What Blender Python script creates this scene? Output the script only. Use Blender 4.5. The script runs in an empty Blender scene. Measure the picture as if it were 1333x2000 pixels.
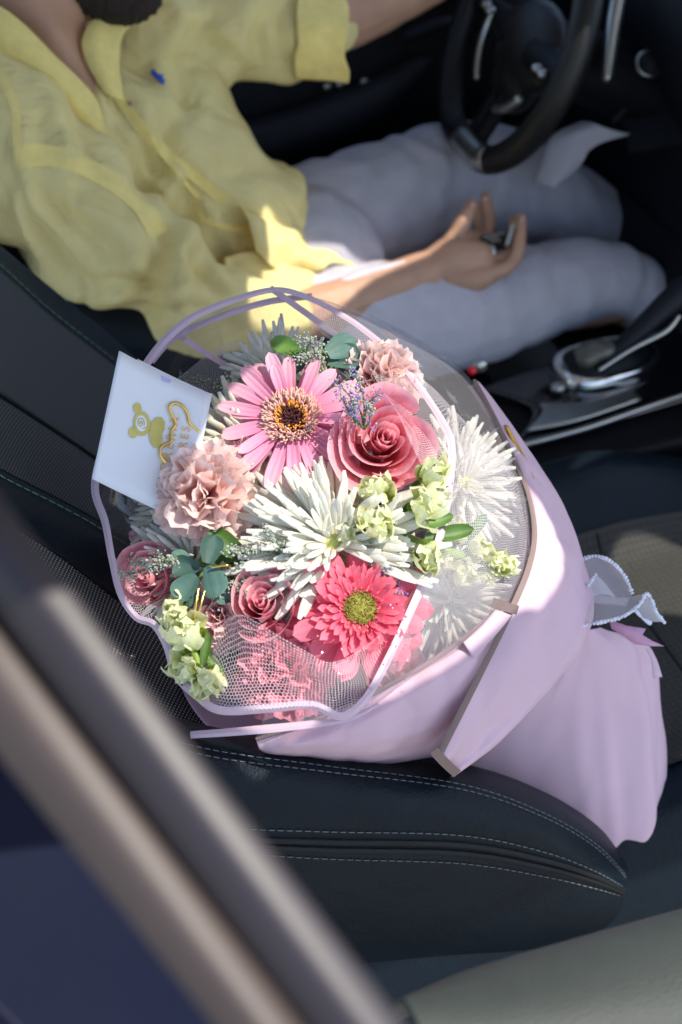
import bpy, bmesh, math, random
import numpy as np
from mathutils import Vector, Matrix, noise, Quaternion
random.seed(7); np.random.seed(7)
S = bpy.context.scene; COL = S.collection
# ------------------------------------------------------------------ camera
PSI, TH, FPX = math.radians(20), math.radians(42), 2500.0
FW = np.array([math.sin(PSI)*math.cos(TH), math.cos(PSI)*math.cos(TH), -math.sin(TH)])
RT = np.array([math.cos(PSI), -math.sin(PSI), 0.0]); UP = np.cross(RT, FW)
CAM = np.array([-.05, 0, .75]) - 1.35*FW
cd = bpy.data.cameras.new('camera'); cam = bpy.data.objects.new('camera', cd); COL.objects.link(cam)
cd.sensor_fit = 'VERTICAL'; cd.sensor_height = 36; cd.lens = 36*FPX/2000; cd.clip_start = .02; cd.clip_end = 500
cam.matrix_world = Matrix([[RT[0],UP[0],-FW[0],CAM[0]],[RT[1],UP[1],-FW[1],CAM[1]],[RT[2],UP[2],-FW[2],CAM[2]],[0,0,0,1]])
cd.dof.use_dof = True; cd.dof.focus_distance = 1.12; cd.dof.aperture_fstop = 4.2
S.camera = cam; S.render.resolution_x = 682; S.render.resolution_y = 1024
# ------------------------------------------------------------------ light
SUN = Vector((.42, -.28, .86)).normalized()
w = bpy.data.worlds.new('World'); S.world = w; w.use_nodes = True
nt = w.node_tree; sky = nt.nodes.new('ShaderNodeTexSky'); sky.sky_type = 'NISHITA'; sky.sun_disc = False
sky.sun_elevation = math.asin(SUN.z); sky.sun_rotation = math.atan2(SUN.x, SUN.y)
nt.links.new(sky.outputs[0], nt.nodes['Background'].inputs[0]); nt.nodes['Background'].inputs[1].default_value = .15
sl = bpy.data.lights.new('sun', 'SUN'); sl.energy = 2.9; sl.angle = math.radians(.5); sl.color = (1, .94, .84)
so = bpy.data.objects.new('sun', sl); COL.objects.link(so); so.rotation_euler = SUN.to_track_quat('Z','Y').to_euler(); so.location = (1, 0, 4)
S.view_settings.view_transform = 'Standard'; S.view_settings.look = 'None'; S.view_settings.exposure = .98; S.view_settings.gamma = 1
S.view_settings.use_curve_mapping = False
S.render.engine = 'CYCLES'; S.cycles.transparent_max_bounces = 16; S.cycles.max_bounces = 6

# ------------------------------------------------------------------ helpers
def D(x, y, d):            # a point of the place: along the sight line through photo pixel (x, y), d metres deep
    return CAM + d*(FW + RT*(x-666.5)/FPX + UP*(1000-y)/FPX)
def V(p): return Vector([float(c) for c in p])
def on(x, y, ax, v):
    R = FW + RT*(x-666.5)/FPX + UP*(1000-y)/FPX
    return CAM + R*((v-CAM[ax])/R[ax])
def empty(name, loc=(0,0,0), mat=None, parent=None):
    o = bpy.data.objects.new(name, None); o.empty_display_size = .02; COL.objects.link(o)
    if mat is not None: o.matrix_basis = mat
    else: o.location = V(loc)
    if parent: o.parent = parent
    return o
def tag(o, label=None, cat=None, group=None, kind=None):
    if label: o['label'] = label
    if cat: o['category'] = cat
    if group: o['group'] = group
    if kind: o['kind'] = kind
    return o
def mesh(name, vs, fs, mat, parent=None, smooth=True, uv=None):
    me = bpy.data.meshes.new(name); me.from_pydata([tuple(map(float, v)) for v in vs], [], [tuple(map(int, f)) for f in fs])
    if smooth: me.polygons.foreach_set('use_smooth', [True]*len(me.polygons))
    if uv is not None:
        l = me.uv_layers.new(name='UVMap'); idx = np.empty(len(me.loops), int); me.loops.foreach_get('vertex_index', idx)
        l.data.foreach_set('uv', np.asarray(uv, float)[idx].ravel())
    if mat: me.materials.append(mat)
    return link(name, me, parent)
def link(name, me, parent=None):
    o = bpy.data.objects.new(name, me); COL.objects.link(o)
    if parent: o.parent = parent          # world-space meshes go under empties kept at the origin, local ones under placed empties
    return o
def wpart(o, parent):                     # part whose mesh is in world space, under a placed empty
    o.parent = parent; o.matrix_parent_inverse = Matrix() if parent.parent else parent.matrix_basis.inverted(); return o
def cat1(P, n, closed=False):
    P = np.asarray(P, float); m = len(P)
    if m == 2 and not closed:
        t = np.linspace(0, 1, n)[:, None]; return P[0]*(1-t)+P[1]*t
    t = np.linspace(0, m if closed else m-1, n, endpoint=not closed)
    i = np.floor(t).astype(int)
    if not closed: i = np.minimum(i, m-2)
    f = (t-i)[:, None]
    g = (lambda k: P[k % m]) if closed else (lambda k: P[np.clip(k, 0, m-1)])
    p0, p1, p2, p3 = g(i-1), g(i), g(i+1), g(i+2)
    return .5*((2*p1)+(-p0+p2)*f+(2*p0-5*p1+4*p2-p3)*f*f+(-p0+3*p1-3*p2+p3)*f**3)
def gridfaces(nu, nv, closed=False):
    F = []
    for j in range(nv-1):
        for i in range(nu if closed else nu-1):
            k = (i+1) % nu
            F.append((j*nu+i, j*nu+k, (j+1)*nu+k, (j+1)*nu+i))
    return F
def surf_pts(rows, nu, nv, closed=False):
    R = np.array([cat1(r, nu, closed) for r in rows]); return np.stack([cat1(R[:, i], nv) for i in range(nu)], 1)   # nv, nu, 3
def patch(name, rows, nu, nv, mat, parent=None, closed=False, px=True, thick=0, wob=0, wscale=20, seed=0, crease=0, cscale=9):
    """rows of control points (photo x, y, depth) or world points -> a smooth sheet"""
    rows = [[D(*p) for p in r] for r in rows] if px else rows
    G = surf_pts(rows, nu, nv, closed)
    if wob:
        for j in range(nv):
            for i in range(nu):
                q = V(G[j, i])*wscale+Vector((seed*3.1, seed, 0)); n_ = noise.noise_vector(q); G[j, i] += np.array(n_)*wob
    if crease:
        for j in range(nv):
            for i in range(nu):
                q = V(G[j, i])*cscale+Vector((seed, 5.1, seed*2.2)); G[j, i] -= FW*crease*min(1, 3.5*j/(nv-1))*(abs(noise.noise(q))*1.6+.7*abs(noise.noise(q*2.3+Vector((9,1,4)))))
    a = np.cumsum(np.r_[0, np.linalg.norm(np.diff(G[nv//2], axis=0), axis=1)]); b = np.cumsum(np.r_[0, np.linalg.norm(np.diff(G[:, nu//2], axis=0), axis=1)])
    uv = np.stack(np.meshgrid(a, b), -1).reshape(-1, 2)
    o = mesh(name, G.reshape(-1, 3), gridfaces(nu, nv, closed), mat, None, True, uv)
    if thick:
        m = o.modifiers.new('solid', 'SOLIDIFY'); m.thickness = thick; m.offset = 0
    if parent: wpart(o, parent)
    return o
def frames(P):
    P = np.asarray(P, float); T = np.gradient(P, axis=0); T /= np.linalg.norm(T, axis=1)[:, None]+1e-12
    a = np.array([0, 0, 1.]) if abs(T[0][2]) < .9 else np.array([1., 0, 0]); N = []
    n = np.cross(T[0], a); n /= np.linalg.norm(n)
    for t in T:
        n = n-t*(n@t); n /= np.linalg.norm(n); N.append(n.copy())
    N = np.array(N); return T, N, np.cross(T, N)
def tube_geo(P, R, n=10, caps=True, ns=None, closed=False):
    if ns: 
        R = np.interp(np.linspace(0, 1, ns), np.linspace(0, 1, len(R)), R) if np.ndim(R) else np.full(ns, R)
        P = cat1(P, ns, closed)
    P = np.asarray(P, float); R = np.full(len(P), R) if not np.ndim(R) else np.interp(np.linspace(0, 1, len(P)), np.linspace(0, 1, len(R)), R)
    if caps and not closed:
        T, _, _ = frames(P); hs = [.95, .6, .25]
        A = [P[0]-T[0]*R[0]*h for h in hs]; B = [P[-1]+T[-1]*R[-1]*h for h in hs[::-1]]
        ra = [R[0]*math.sqrt(1-h*h) for h in hs]; rb = [R[-1]*math.sqrt(1-h*h) for h in hs[::-1]]
        P = np.vstack([A, P, B]); R = np.r_[ra, R, rb]
    T, N, B = frames(P); th = np.linspace(0, 2*math.pi, n, endpoint=False)
    vs = (P[:, None]+R[:, None, None]*(np.cos(th)[None, :, None]*N[:, None]+np.sin(th)[None, :, None]*B[:, None])).reshape(-1, 3)
    m = len(P); F = []
    for j in range(m if closed else m-1):
        k = (j+1) % m
        for i in range(n): F.append((j*n+i, j*n+(i+1) % n, k*n+(i+1) % n, k*n+i))
    if not closed: F += [tuple(range(n))[::-1], tuple(range((m-1)*n, m*n))]
    return vs, F
def tube(name, P, R, mat, parent=None, n=10, ns=None, world=True, closed=False):
    vs, F = tube_geo(P, R, n, True, ns, closed); o = mesh(name, vs, F, mat)
    if parent:
        if world: wpart(o, parent)
        else: o.parent = parent
    return o
class Geo:
    def __init__(s): s.v = []; s.f = []; s.n = 0; s.uv = []
    def add(s, vs, F, uv=None):
        vs = np.asarray(vs, float); s.v.append(vs); s.f += [tuple(i+s.n for i in f) for f in F]; s.n += len(vs)
        s.uv.append(np.zeros((len(vs), 2)) if uv is None else np.asarray(uv))
        return s
    def tube(s, P, R, n=8, ns=None): return s.add(*tube_geo(P, R, n, True, ns))
    def ell(s, c, ax, M=None, sub=3):
        bm = bmesh.new(); bmesh.ops.create_icosphere(bm, subdivisions=sub, radius=1); M = np.eye(3) if M is None else np.asarray(M)
        vs = np.array([v.co[:] for v in bm.verts])*np.asarray(ax); F = [[v.index for v in f.verts] for f in bm.faces]; bm.free()
        return s.add(vs@M.T+np.asarray(c), F)
    def box(s, c, h, M=None):
        M = np.eye(3) if M is None else np.asarray(M)
        vs = np.array([(x, y, z) for x in (-1, 1) for y in (-1, 1) for z in (-1, 1)])*np.asarray(h)
        return s.add(vs@M.T+np.asarray(c), [(0,1,3,2),(4,6,7,5),(0,4,5,1),(2,3,7,6),(0,2,6,4),(1,5,7,3)])
    def build(s, name, mat, parent=None, smooth=True, world=True):
        o = mesh(name, np.vstack(s.v), s.f, mat, None, smooth, np.vstack(s.uv))
        if parent:
            if world: wpart(o, parent)
            else: o.parent = parent
        return o
def remesh(name, geo, vox, mat, parent=None, it=6, disp=None):
    o = geo.build('tmp', mat); m = o.modifiers.new('r', 'REMESH'); m.mode = 'VOXEL'; m.voxel_size = vox; m.use_smooth_shade = True
    s = o.modifiers.new('s', 'SMOOTH'); s.iterations = it; s.factor = .5
    dg = bpy.context.evaluated_depsgraph_get(); me = bpy.data.meshes.new_from_object(o.evaluated_get(dg)); bpy.data.objects.remove(o)
    me.name = name
    if not me.materials: me.materials.append(mat)
    if disp:
        n = len(me.vertices); co = np.empty(n*3); no = np.empty(n*3); me.vertices.foreach_get('co', co); me.vertices.foreach_get('normal', no)
        co = co.reshape(-1, 3); no = no.reshape(-1, 3); co = co+no*disp(co, no)[:, None]; me.vertices.foreach_set('co', co.ravel()); me.update()
    me.polygons.foreach_set('use_smooth', [True]*len(me.polygons))
    r = link(name, me)
    if parent: wpart(r, parent)
    return r
def facing(n, roll=0, loc=(0,0,0), scale=1):
    z = V(n).normalized(); x = V(RT); x = (x-z*x.dot(z)).normalized(); y = z.cross(x)
    R = Matrix((x, y, z)).transposed() @ Matrix.Rotation(roll, 3, 'Z')
    return Matrix.Translation(V(loc)) @ R.to_4x4() @ Matrix.Scale(scale, 4)
def look(a=0, b=0): return -FW + RT*a + UP*b      # a direction towards the viewer's side, tilted right (a) and up (b)

# ------------------------------------------------------------------ materials
def nodes(name):
    m = bpy.data.materials.new(name); m.use_nodes = True; t = m.node_tree; return m, t, t.nodes['Principled BSDF'], t.nodes['Material Output']
def N(t, typ, **k):
    n = t.nodes.new('ShaderNode'+typ)
    for a, b in k.items():
        if a.startswith('i_'): n.inputs[a[2:].replace('_', ' ')].default_value = b
        elif a[0] == 'n' and a[1:].isdigit(): n.inputs[int(a[1:])].default_value = b
        else: setattr(n, a, b)
    return n
def basic(name, col, rough=.6, metal=0, var=.12, nscale=60, bump=0, bscale=400, transl=0, coord='Object', wr=0, spec=.5, sheen=0, coat=0, randvar=0, stretch=(1,1,1)):
    m, t, p, out = nodes(name); L = t.links.new
    p.inputs['Roughness'].default_value = rough; p.inputs['Metallic'].default_value = metal; p.inputs['Specular IOR Level'].default_value = spec
    p.inputs['Sheen Weight'].default_value = sheen; p.inputs['Coat Weight'].default_value = coat; p.inputs['Coat Roughness'].default_value = .05
    tc = N(t, 'TexCoord'); mp = N(t, 'Mapping'); mp.inputs['Scale'].default_value = stretch; L(tc.outputs[coord], mp.inputs[0])
    nz = N(t, 'TexNoise', i_Scale=nscale, i_Detail=4.0); L(mp.outputs[0], nz.inputs['Vector'])
    hs = N(t, 'HueSaturation'); hs.inputs['Color'].default_value = (*col, 1)
    mr = N(t, 'MapRange', n1=.25, n2=.75, n3=1-var, n4=1+var); L(nz.outputs[0], mr.inputs[0])
    val = mr.outputs[0]
    if randvar:
        oi = N(t, 'ObjectInfo'); m2 = N(t, 'MapRange', n3=1-randvar, n4=1+randvar); L(oi.outputs['Random'], m2.inputs[0])
        mu = N(t, 'Math', operation='MULTIPLY'); L(val, mu.inputs[0]); L(m2.outputs[0], mu.inputs[1]); val = mu.outputs[0]
    L(val, hs.inputs['Value']); L(hs.outputs[0], p.inputs['Base Color'])
    if bump:
        nb = N(t, 'TexNoise', i_Scale=bscale, i_Detail=3.0); L(mp.outputs[0], nb.inputs['Vector'])
        b = N(t, 'Bump', i_Strength=bump, i_Distance=.002); L(nb.outputs[0], b.inputs['Height']); L(b.outputs[0], p.inputs['Normal'])
    if wr:      # soft cloth wrinkles
        n2 = N(t, 'TexNoise', i_Scale=16.0, i_Detail=3.0, i_Distortion=1.2); m3 = N(t, 'Mapping'); m3.inputs['Scale'].default_value = (1.0, 1.6, .7); L(tc.outputs[coord], m3.inputs[0]); L(m3.outputs[0], n2.inputs['Vector'])
        b2 = N(t, 'Bump', i_Strength=wr, i_Distance=.02); L(n2.outputs[0], b2.inputs['Height'])
        if bump: L(b.outputs[0], b2.inputs['Normal'])
        L(b2.outputs[0], p.inputs['Normal'])
    if transl:
        tr = N(t, 'BsdfTranslucent'); L(hs.outputs[0], tr.inputs[0]); mx = N(t, 'MixShader', n0=transl)
        L(p.outputs[0], mx.inputs[1]); L(tr.outputs[0], mx.inputs[2]); L(mx.outputs[0], out.inputs[0])
    return m
def petal(name, base, tip, edge=None, rough=.55, transl=.3, ribs=0, randvar=.06, mid=.5, sat=1.0, bump=.25):
    """pigment runs from base to tip along the petal (UV v), with faint veins along it"""
    m, t, p, out = nodes(name); L = t.links.new
    tc = N(t, 'TexCoord'); sx = N(t, 'SeparateXYZ'); L(tc.outputs['UV'], sx.inputs[0])
    cr = N(t, 'ValToRGB'); e = cr.color_ramp.elements; e[0].color = (*base, 1); e[1].color = (*tip, 1); e[0].position = .05; e[1].position = .9
    if edge: x = e.new(.97); x.color = (*edge, 1); e[1].position = mid
    nz = N(t, 'TexNoise', i_Scale=90.0, i_Detail=3.0); L(tc.outputs['Object'], nz.inputs[0])
    ad = N(t, 'Math', operation='MULTIPLY_ADD', n1=.22, n2=-.11); L(nz.outputs[0], ad.inputs[0])
    a2 = N(t, 'Math', operation='ADD'); L(ad.outputs[0], a2.inputs[0]); L(sx.outputs[1], a2.inputs[1]); L(a2.outputs[0], cr.inputs[0])
    mp = N(t, 'Mapping'); mp.inputs['Scale'].default_value = (ribs or 14, 1.2, 1); L(tc.outputs['UV'], mp.inputs[0])
    vn = N(t, 'TexNoise', i_Scale=3.0, i_Detail=3.0); L(mp.outputs[0], vn.inputs[0])
    oi = N(t, 'ObjectInfo'); m2 = N(t, 'MapRange', n3=1-randvar, n4=1+randvar); L(oi.outputs['Random'], m2.inputs[0])
    mv = N(t, 'MapRange', n1=.3, n2=.7, n3=.9, n4=1.08); L(vn.outputs[0], mv.inputs[0])
    mu = N(t, 'Math', operation='MULTIPLY'); L(m2.outputs[0], mu.inputs[0]); L(mv.outputs[0], mu.inputs[1])
    hs = N(t, 'HueSaturation'); hs.inputs['Saturation'].default_value = sat; L(cr.outputs[0], hs.inputs['Color']); L(mu.outputs[0], hs.inputs['Value'])
    L(hs.outputs[0], p.inputs['Base Color']); p.inputs['Roughness'].default_value = rough; p.inputs['Specular IOR Level'].default_value = .3; p.inputs['Sheen Weight'].default_value = .1
    b = N(t, 'Bump', i_Strength=bump, i_Distance=.001); L(vn.outputs[0], b.inputs['Height']); L(b.outputs[0], p.inputs['Normal'])
    tr = N(t, 'BsdfTranslucent'); L(hs.outputs[0], tr.inputs[0]); mx = N(t, 'MixShader', n0=transl)
    L(p.outputs[0], mx.inputs[1]); L(tr.outputs[0], mx.inputs[2]); L(mx.outputs[0], out.inputs[0])
    return m
def film(name, tint=(.98,.97,.99), haze=.05, rough=.08, gl=.9, cap=.16):
    m, t, p, out = nodes(name); L = t.links.new; t.nodes.remove(p)
    tp = N(t, 'BsdfTransparent'); tp.inputs[0].default_value = (*tint, 1)
    g = N(t, 'BsdfGlossy', i_Roughness=rough); g.inputs[0].default_value = (gl, gl, gl, 1)
    df = N(t, 'BsdfDiffuse'); df.inputs[0].default_value = (.8, .76, .8, 1)
    fr = N(t, 'Fresnel', i_IOR=1.38); mi = N(t, 'Math', operation='MINIMUM', n1=cap); L(fr.outputs[0], mi.inputs[0]); m1 = N(t, 'MixShader'); L(mi.outputs[0], m1.inputs[0]); L(tp.outputs[0], m1.inputs[1]); L(g.outputs[0], m1.inputs[2])
    m2 = N(t, 'MixShader', n0=haze); L(m1.outputs[0], m2.inputs[1]); L(df.outputs[0], m2.inputs[2]); L(m2.outputs[0], out.inputs[0])
    tc = N(t, 'TexCoord'); nz = N(t, 'TexNoise', i_Scale=16.0, i_Detail=2.0); L(tc.outputs['Object'], nz.inputs[0])
    b = N(t, 'Bump', i_Strength=.5, i_Distance=.01); L(nz.outputs[0], b.inputs['Height']); L(b.outputs[0], g.inputs['Normal'])
    return m
def tulle(name, col=(.95,.86,.90), cell=.0027, w=.09, op=.7):
    """hexagonal net: threads opaque, holes clear"""
    m, t, p, out = nodes(name); L = t.links.new; t.nodes.remove(p)
    tc = N(t, 'TexCoord'); nz = N(t, 'TexNoise', i_Scale=60.0); L(tc.outputs['UV'], nz.inputs[0])
    wv = N(t, 'VectorMath', operation='MULTIPLY_ADD'); wv.inputs[1].default_value = (.004, .004, 0); L(nz.outputs['Color'], wv.inputs[0]); L(tc.outputs['UV'], wv.inputs[2])
    sc = N(t, 'VectorMath', operation='SCALE', i_Scale=1/cell); L(wv.outputs[0], sc.inputs[0])
    def lat(off):
        a = N(t, 'VectorMath', operation='ADD'); a.inputs[1].default_value = off; L(sc.outputs[0], a.inputs[0])
        mo = N(t, 'VectorMath', operation='MODULO'); mo.inputs[1].default_value = (1, 1.7320508, 1); L(a.outputs[0], mo.inputs[0])
        s_ = N(t, 'VectorMath', operation='SUBTRACT'); s_.inputs[1].default_value = (.5, .8660254, 0); L(mo.outputs[0], s_.inputs[0])
        ab = N(t, 'VectorMath', operation='ABSOLUTE'); L(s_.outputs[0], ab.inputs[0])
        sp = N(t, 'SeparateXYZ'); L(ab.outputs[0], sp.inputs[0])
        d = N(t, 'VectorMath', operation='DOT_PRODUCT'); d.inputs[1].default_value = (.5, .8660254, 0); L(ab.outputs[0], d.inputs[0])
        mx = N(t, 'Math', operation='MAXIMUM'); L(d.outputs['Value'], mx.inputs[0]); L(sp.outputs[0], mx.inputs[1]); return mx
    a, b = lat((100, 173.20508, 0)), lat((100.5, 173.20508+.8660254, 0))
    mn = N(t, 'Math', operation='MINIMUM'); L(a.outputs[0], mn.inputs[0]); L(b.outputs[0], mn.inputs[1])
    gt = N(t, 'Math', operation='GREATER_THAN', n1=.5-w); L(mn.outputs[0], gt.inputs[0])
    tp = N(t, 'BsdfTransparent'); df = N(t, 'BsdfDiffuse'); df.inputs[0].default_value = (*col, 1); tr = N(t, 'BsdfTranslucent'); tr.inputs[0].default_value = (*col, 1)
    m1 = N(t, 'MixShader', n0=.35); L(df.outputs[0], m1.inputs[1]); L(tr.outputs[0], m1.inputs[2])
    go = N(t, 'Math', operation='MULTIPLY', n1=op); L(gt.outputs[0], go.inputs[0]); m2 = N(t, 'MixShader'); L(go.outputs[0], m2.inputs[0]); L(tp.outputs[0], m2.inputs[1]); L(m1.outputs[0], m2.inputs[2]); L(m2.outputs[0], out.inputs[0])
    return m
def weave(name, c1, c2, scale=500, rough=.7, bump=.6, kind='check', rot=0, dots=None, dscale=260):
    m, t, p, out = nodes(name); L = t.links.new; p.inputs['Roughness'].default_value = rough
    tc = N(t, 'TexCoord'); mp = N(t, 'Mapping'); mp.inputs['Rotation'].default_value = (0, 0, rot); L(tc.outputs['UV'], mp.inputs[0])
    if kind == 'check':
        a = N(t, 'TexVoronoi', i_Scale=float(scale), i_Randomness=.12); L(mp.outputs[0], a.inputs['Vector']); h = a.outputs['Distance']
    else:
        a = N(t, 'TexWave', i_Scale=float(scale), i_Distortion=.4, i_Detail=1.0); L(mp.outputs[0], a.inputs['Vector']); h = a.outputs['Fac']
    cr = N(t, 'ValToRGB'); cr.color_ramp.elements[0].color = (*c1, 1); cr.color_ramp.elements[1].color = (*c2, 1); cr.color_ramp.elements[0].position = .3; cr.color_ramp.elements[1].position = .75
    L(h, cr.inputs[0]); src = cr.outputs[0]
    if dots:
        v = N(t, 'TexVoronoi', i_Scale=float(dscale), i_Randomness=0.0); L(mp.outputs[0], v.inputs['Vector']); lt = N(t, 'Math', operation='LESS_THAN', n1=.2); L(v.outputs['Distance'], lt.inputs[0])
        mx = N(t, 'MixRGB'); mx.inputs[2].default_value = (*dots, 1); L(lt.outputs[0], mx.inputs[0]); L(src, mx.inputs[1]); src = mx.outputs[0]
    L(src, p.inputs['Base Color']); b = N(t, 'Bump', i_Strength=bump, i_Distance=.001); L(h, b.inputs['Height']); L(b.outputs[0], p.inputs['Normal'])
    return m
M = {}
M['leather'] = basic('seat_leather', (.0032,.0078,.0130), .45, var=.25, nscale=12, bump=.5, bscale=420, spec=.16, wr=.12)
M['leather_dark'] = basic('dark_leather', (.004,.006,.008), .5, spec=.25, var=.2, bump=.3, bscale=700)
M['plastic'] = basic('black_plastic', (.003,.0035,.005), .6, spec=.2, var=.2, bump=.2, bscale=900)
M['plastic_soft'] = basic('soft_dash_plastic', (.0050,.0065,.0105), .6, spec=.25, var=.15, bump=.3, bscale=700)
M['gloss'] = basic('piano_black', (.006,.006,.008), .08, coat=.6, var=.1)
M['rim_leather'] = basic('wheel_leather', (.009,.009,.0085), .40, spec=.3, var=.2, bump=.3, bscale=900)
M['satin'] = basic('satin_trim', (.42,.43,.40), .28, metal=.9, var=.1)
M['knob'] = basic('grey_soft_knob', (.07,.068,.055), .3, var=.1)
M['chrome'] = basic('chrome', (.75,.75,.72), .12, metal=1, var=.05)
M['thread'] = basic('pale_thread', (.11,.13,.13), .7, var=.2)
M['thread_green'] = basic('green_thread', (.10,.22,.15), .7, var=.2)
M['mesh'] = weave('ribbed_seat_cloth', (.007,.009,.014), (.050,.054,.068), 95, .75, .8, 'wave', .35)
M['mesh_dot'] = weave('perforated_seat_cloth', (.008,.009,.012), (.02,.022,.026), 300, .7, .5, 'check', .5, (.60,.60,.50), 300)
M['mesh_perf'] = weave('fine_perforated_cloth', (.007,.009,.013), (.012,.014,.02), 300, .75, .5, 'check', .5, (.13,.13,.13), 330)
M['cushion_cloth'] = weave('woven_cushion_cloth', (.038,.036,.029), (.009,.009,.008), 130, .8, .9, 'check')
M['belt'] = basic('carpet', (.012,.013,.017), .95, var=.3, nscale=300, bump=.6, bscale=900)
M['blue_shaded'] = basic('shaded_blue_car_paint', (.0010,.0028,.016), .55, var=.08, spec=.15)  # the panel's shade is put into the base colour as a darker blue
M['frame_grey'] = basic('frame_grey_paint', (.027,.020,.024), .45, var=.06)
M['frame_beige'] = basic('frame_beige_trim', (.058,.040,.034), .5, var=.06)
M['rubber'] = basic('rubber_seal', (.022,.017,.018), .8)
M['door_trim'] = basic('door_card_vinyl', (.031,.037,.031), .6, var=.08, bump=.3, bscale=500)
M['headliner'] = basic('headliner', (.55,.54,.52), .9)
M['asphalt'] = basic('pale_concrete', (.32,.30,.27), .9, var=.3, nscale=8, bump=.6, bscale=120)
M['red'] = basic('red_plastic', (.75,.01,.03), .3)
M['skin'] = basic('skin', (.50,.285,.185), .5, var=.12, nscale=25, bump=.15, bscale=500)
M['beard'] = basic('beard', (.020,.012,.009), .8, var=.5, nscale=300, bump=1, bscale=500)
M['shirt'] = basic('yellow_linen', (.93,.80,.36), .85, var=.05, nscale=30, wr=.5, bump=.25, bscale=600, transl=.25)
M['shirt_seam'] = basic('yellow_linen_double', (.93,.76,.27), .85, var=.08, nscale=60, bump=.25, bscale=600, transl=.1)
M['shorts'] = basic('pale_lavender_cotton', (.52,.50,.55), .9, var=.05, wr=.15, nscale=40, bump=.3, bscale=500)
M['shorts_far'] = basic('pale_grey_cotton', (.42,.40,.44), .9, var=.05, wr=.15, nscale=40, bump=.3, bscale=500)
M['shoe'] = basic('brown_leather', (.09,.05,.035), .6)
M['blue_thread'] = basic('blue_thread', (.03,.10,.50), .7)
M['paper'] = basic('pink_wrap_paper', (.74,.53,.62), .75, var=.035, nscale=12, bump=.05, bscale=30, transl=.22)
M['paper_back'] = basic('pink_wrap_paper_inner', (.70,.50,.62), .8, var=.04, nscale=12, transl=.2)
M['taupe'] = basic('taupe_border', (.20,.135,.12), .6, var=.06)
M['pink_edge'] = basic('pink_film_border', (.84,.68,.76), .5, var=.03, transl=.4)
M['film'] = film('clear_film', haze=.03, gl=.35)
M['film2'] = film('clear_film_outer', haze=.09, cap=.28)
M['tulle'] = tulle('white_net'); M['tulle_out'] = tulle('pale_pink_net', (.88,.85,.88), .0026, .095)
M['glitter'] = basic('glitter', (.9,.92,.9), .12, metal=1, var=.2, randvar=.2)
M['card'] = basic('white_card', (.78,.79,.84), .5, var=.01)
M['gold'] = basic('gold_wire', (.83,.58,.16), .22, metal=1, var=.1)
M['gold_print'] = basic('gold_foil_print', (.62,.54,.16), .4, metal=.35, var=.12)
M['orange_print'] = basic('orange_gold_print', (.75,.45,.14), .5, metal=.2, var=.15)
M['sticker'] = basic('gold_glitter_sticker', (.50,.26,.04), .3, metal=.8, var=.45, nscale=900)
M['organza'] = film('white_organza', (.97,.97,1), haze=.42, rough=.5, gl=.4)
M['pearl'] = basic('white_beads', (.75,.77,.86), .3)
M['ribbon'] = basic('pink_ribbon', (.66,.36,.52), .5, transl=.2)
M['gerb'] = petal('soft_pink_petal', (.76,.18,.34), (.88,.38,.54), (.90,.52,.60), ribs=10, mid=.55)
M['gerb_hot'] = petal('hot_pink_petal', (.78,.06,.13), (.90,.13,.22), (.92,.25,.33), ribs=10, mid=.55)
M['gerb_core'] = basic('maroon_disc', (.10,.022,.025), .8, var=.4, nscale=500)
M['gerb_fluff'] = basic('pale_pink_disc_florets', (.82,.50,.42), .7, var=.2, nscale=300, transl=.2)
M['gerb_orange'] = basic('orange_stamens', (.82,.38,.05), .6, var=.3, nscale=400)
M['gerb_olive'] = basic('olive_disc', (.34,.31,.05), .8, var=.35, nscale=700, bump=1, bscale=900)
M['gerb_hotfl'] = basic('hot_pink_disc_florets', (.82,.18,.24), .7, var=.2)
M['rose'] = petal('rose_petal', (.87,.20,.23), (.91,.30,.39), (.94,.51,.56), ribs=6, mid=.75, bump=.2, transl=.38)
M['carn'] = petal('peach_carnation_petal', (.95,.36,.30), (.96,.61,.54), (.96,.77,.72), ribs=8, mid=.6, transl=.35)
M['carn3'] = petal('hot_pink_carnation_petal', (.78,.10,.18), (.86,.22,.32), (.89,.36,.44), ribs=8, mid=.6, transl=.35)
M['carn2'] = petal('dusty_carnation_petal', (.90,.34,.36), (.93,.54,.55), (.94,.70,.70), ribs=8, mid=.6, transl=.35)
M['mum'] = petal('white_mum_floret', (.82,.80,.48), (.93,.91,.78), (.95,.94,.86), ribs=3, mid=.35, transl=.45, randvar=.04)
M['mum_cream'] = petal('cream_mum_floret', (.70,.62,.30), (.86,.83,.62), (.88,.87,.76), ribs=3, mid=.4, transl=.45)
M['mum_core'] = basic('green_mum_centre', (.50,.52,.14), .7)
M['stock'] = petal('cream_stock_petal', (.50,.62,.12), (.80,.84,.40), (.88,.89,.60), ribs=5, mid=.55, transl=.35)
M['green'] = basic('leaf_green', (.10,.20,.035), .5, var=.25, nscale=60, transl=.2, randvar=.2)
M['green_lt'] = basic('light_green', (.30,.44,.07), .5, var=.2, transl=.25, randvar=.15)
M['euc'] = basic('eucalyptus_leaf', (.075,.155,.125), .6, var=.2, nscale=80, transl=.15, randvar=.25)
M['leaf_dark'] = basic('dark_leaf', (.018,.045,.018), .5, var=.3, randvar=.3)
M['stem'] = basic('stem_green', (.16,.26,.07), .55, var=.2)
M['lim_stem'] = basic('limonium_stem', (.13,.17,.08), .7)
M['lim'] = basic('pale_limonium', (.34,.38,.31), .8, var=.3, nscale=400)
M['lim_v'] = basic('violet_limonium', (.22,.17,.50), .8, var=.3, nscale=400)
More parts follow.
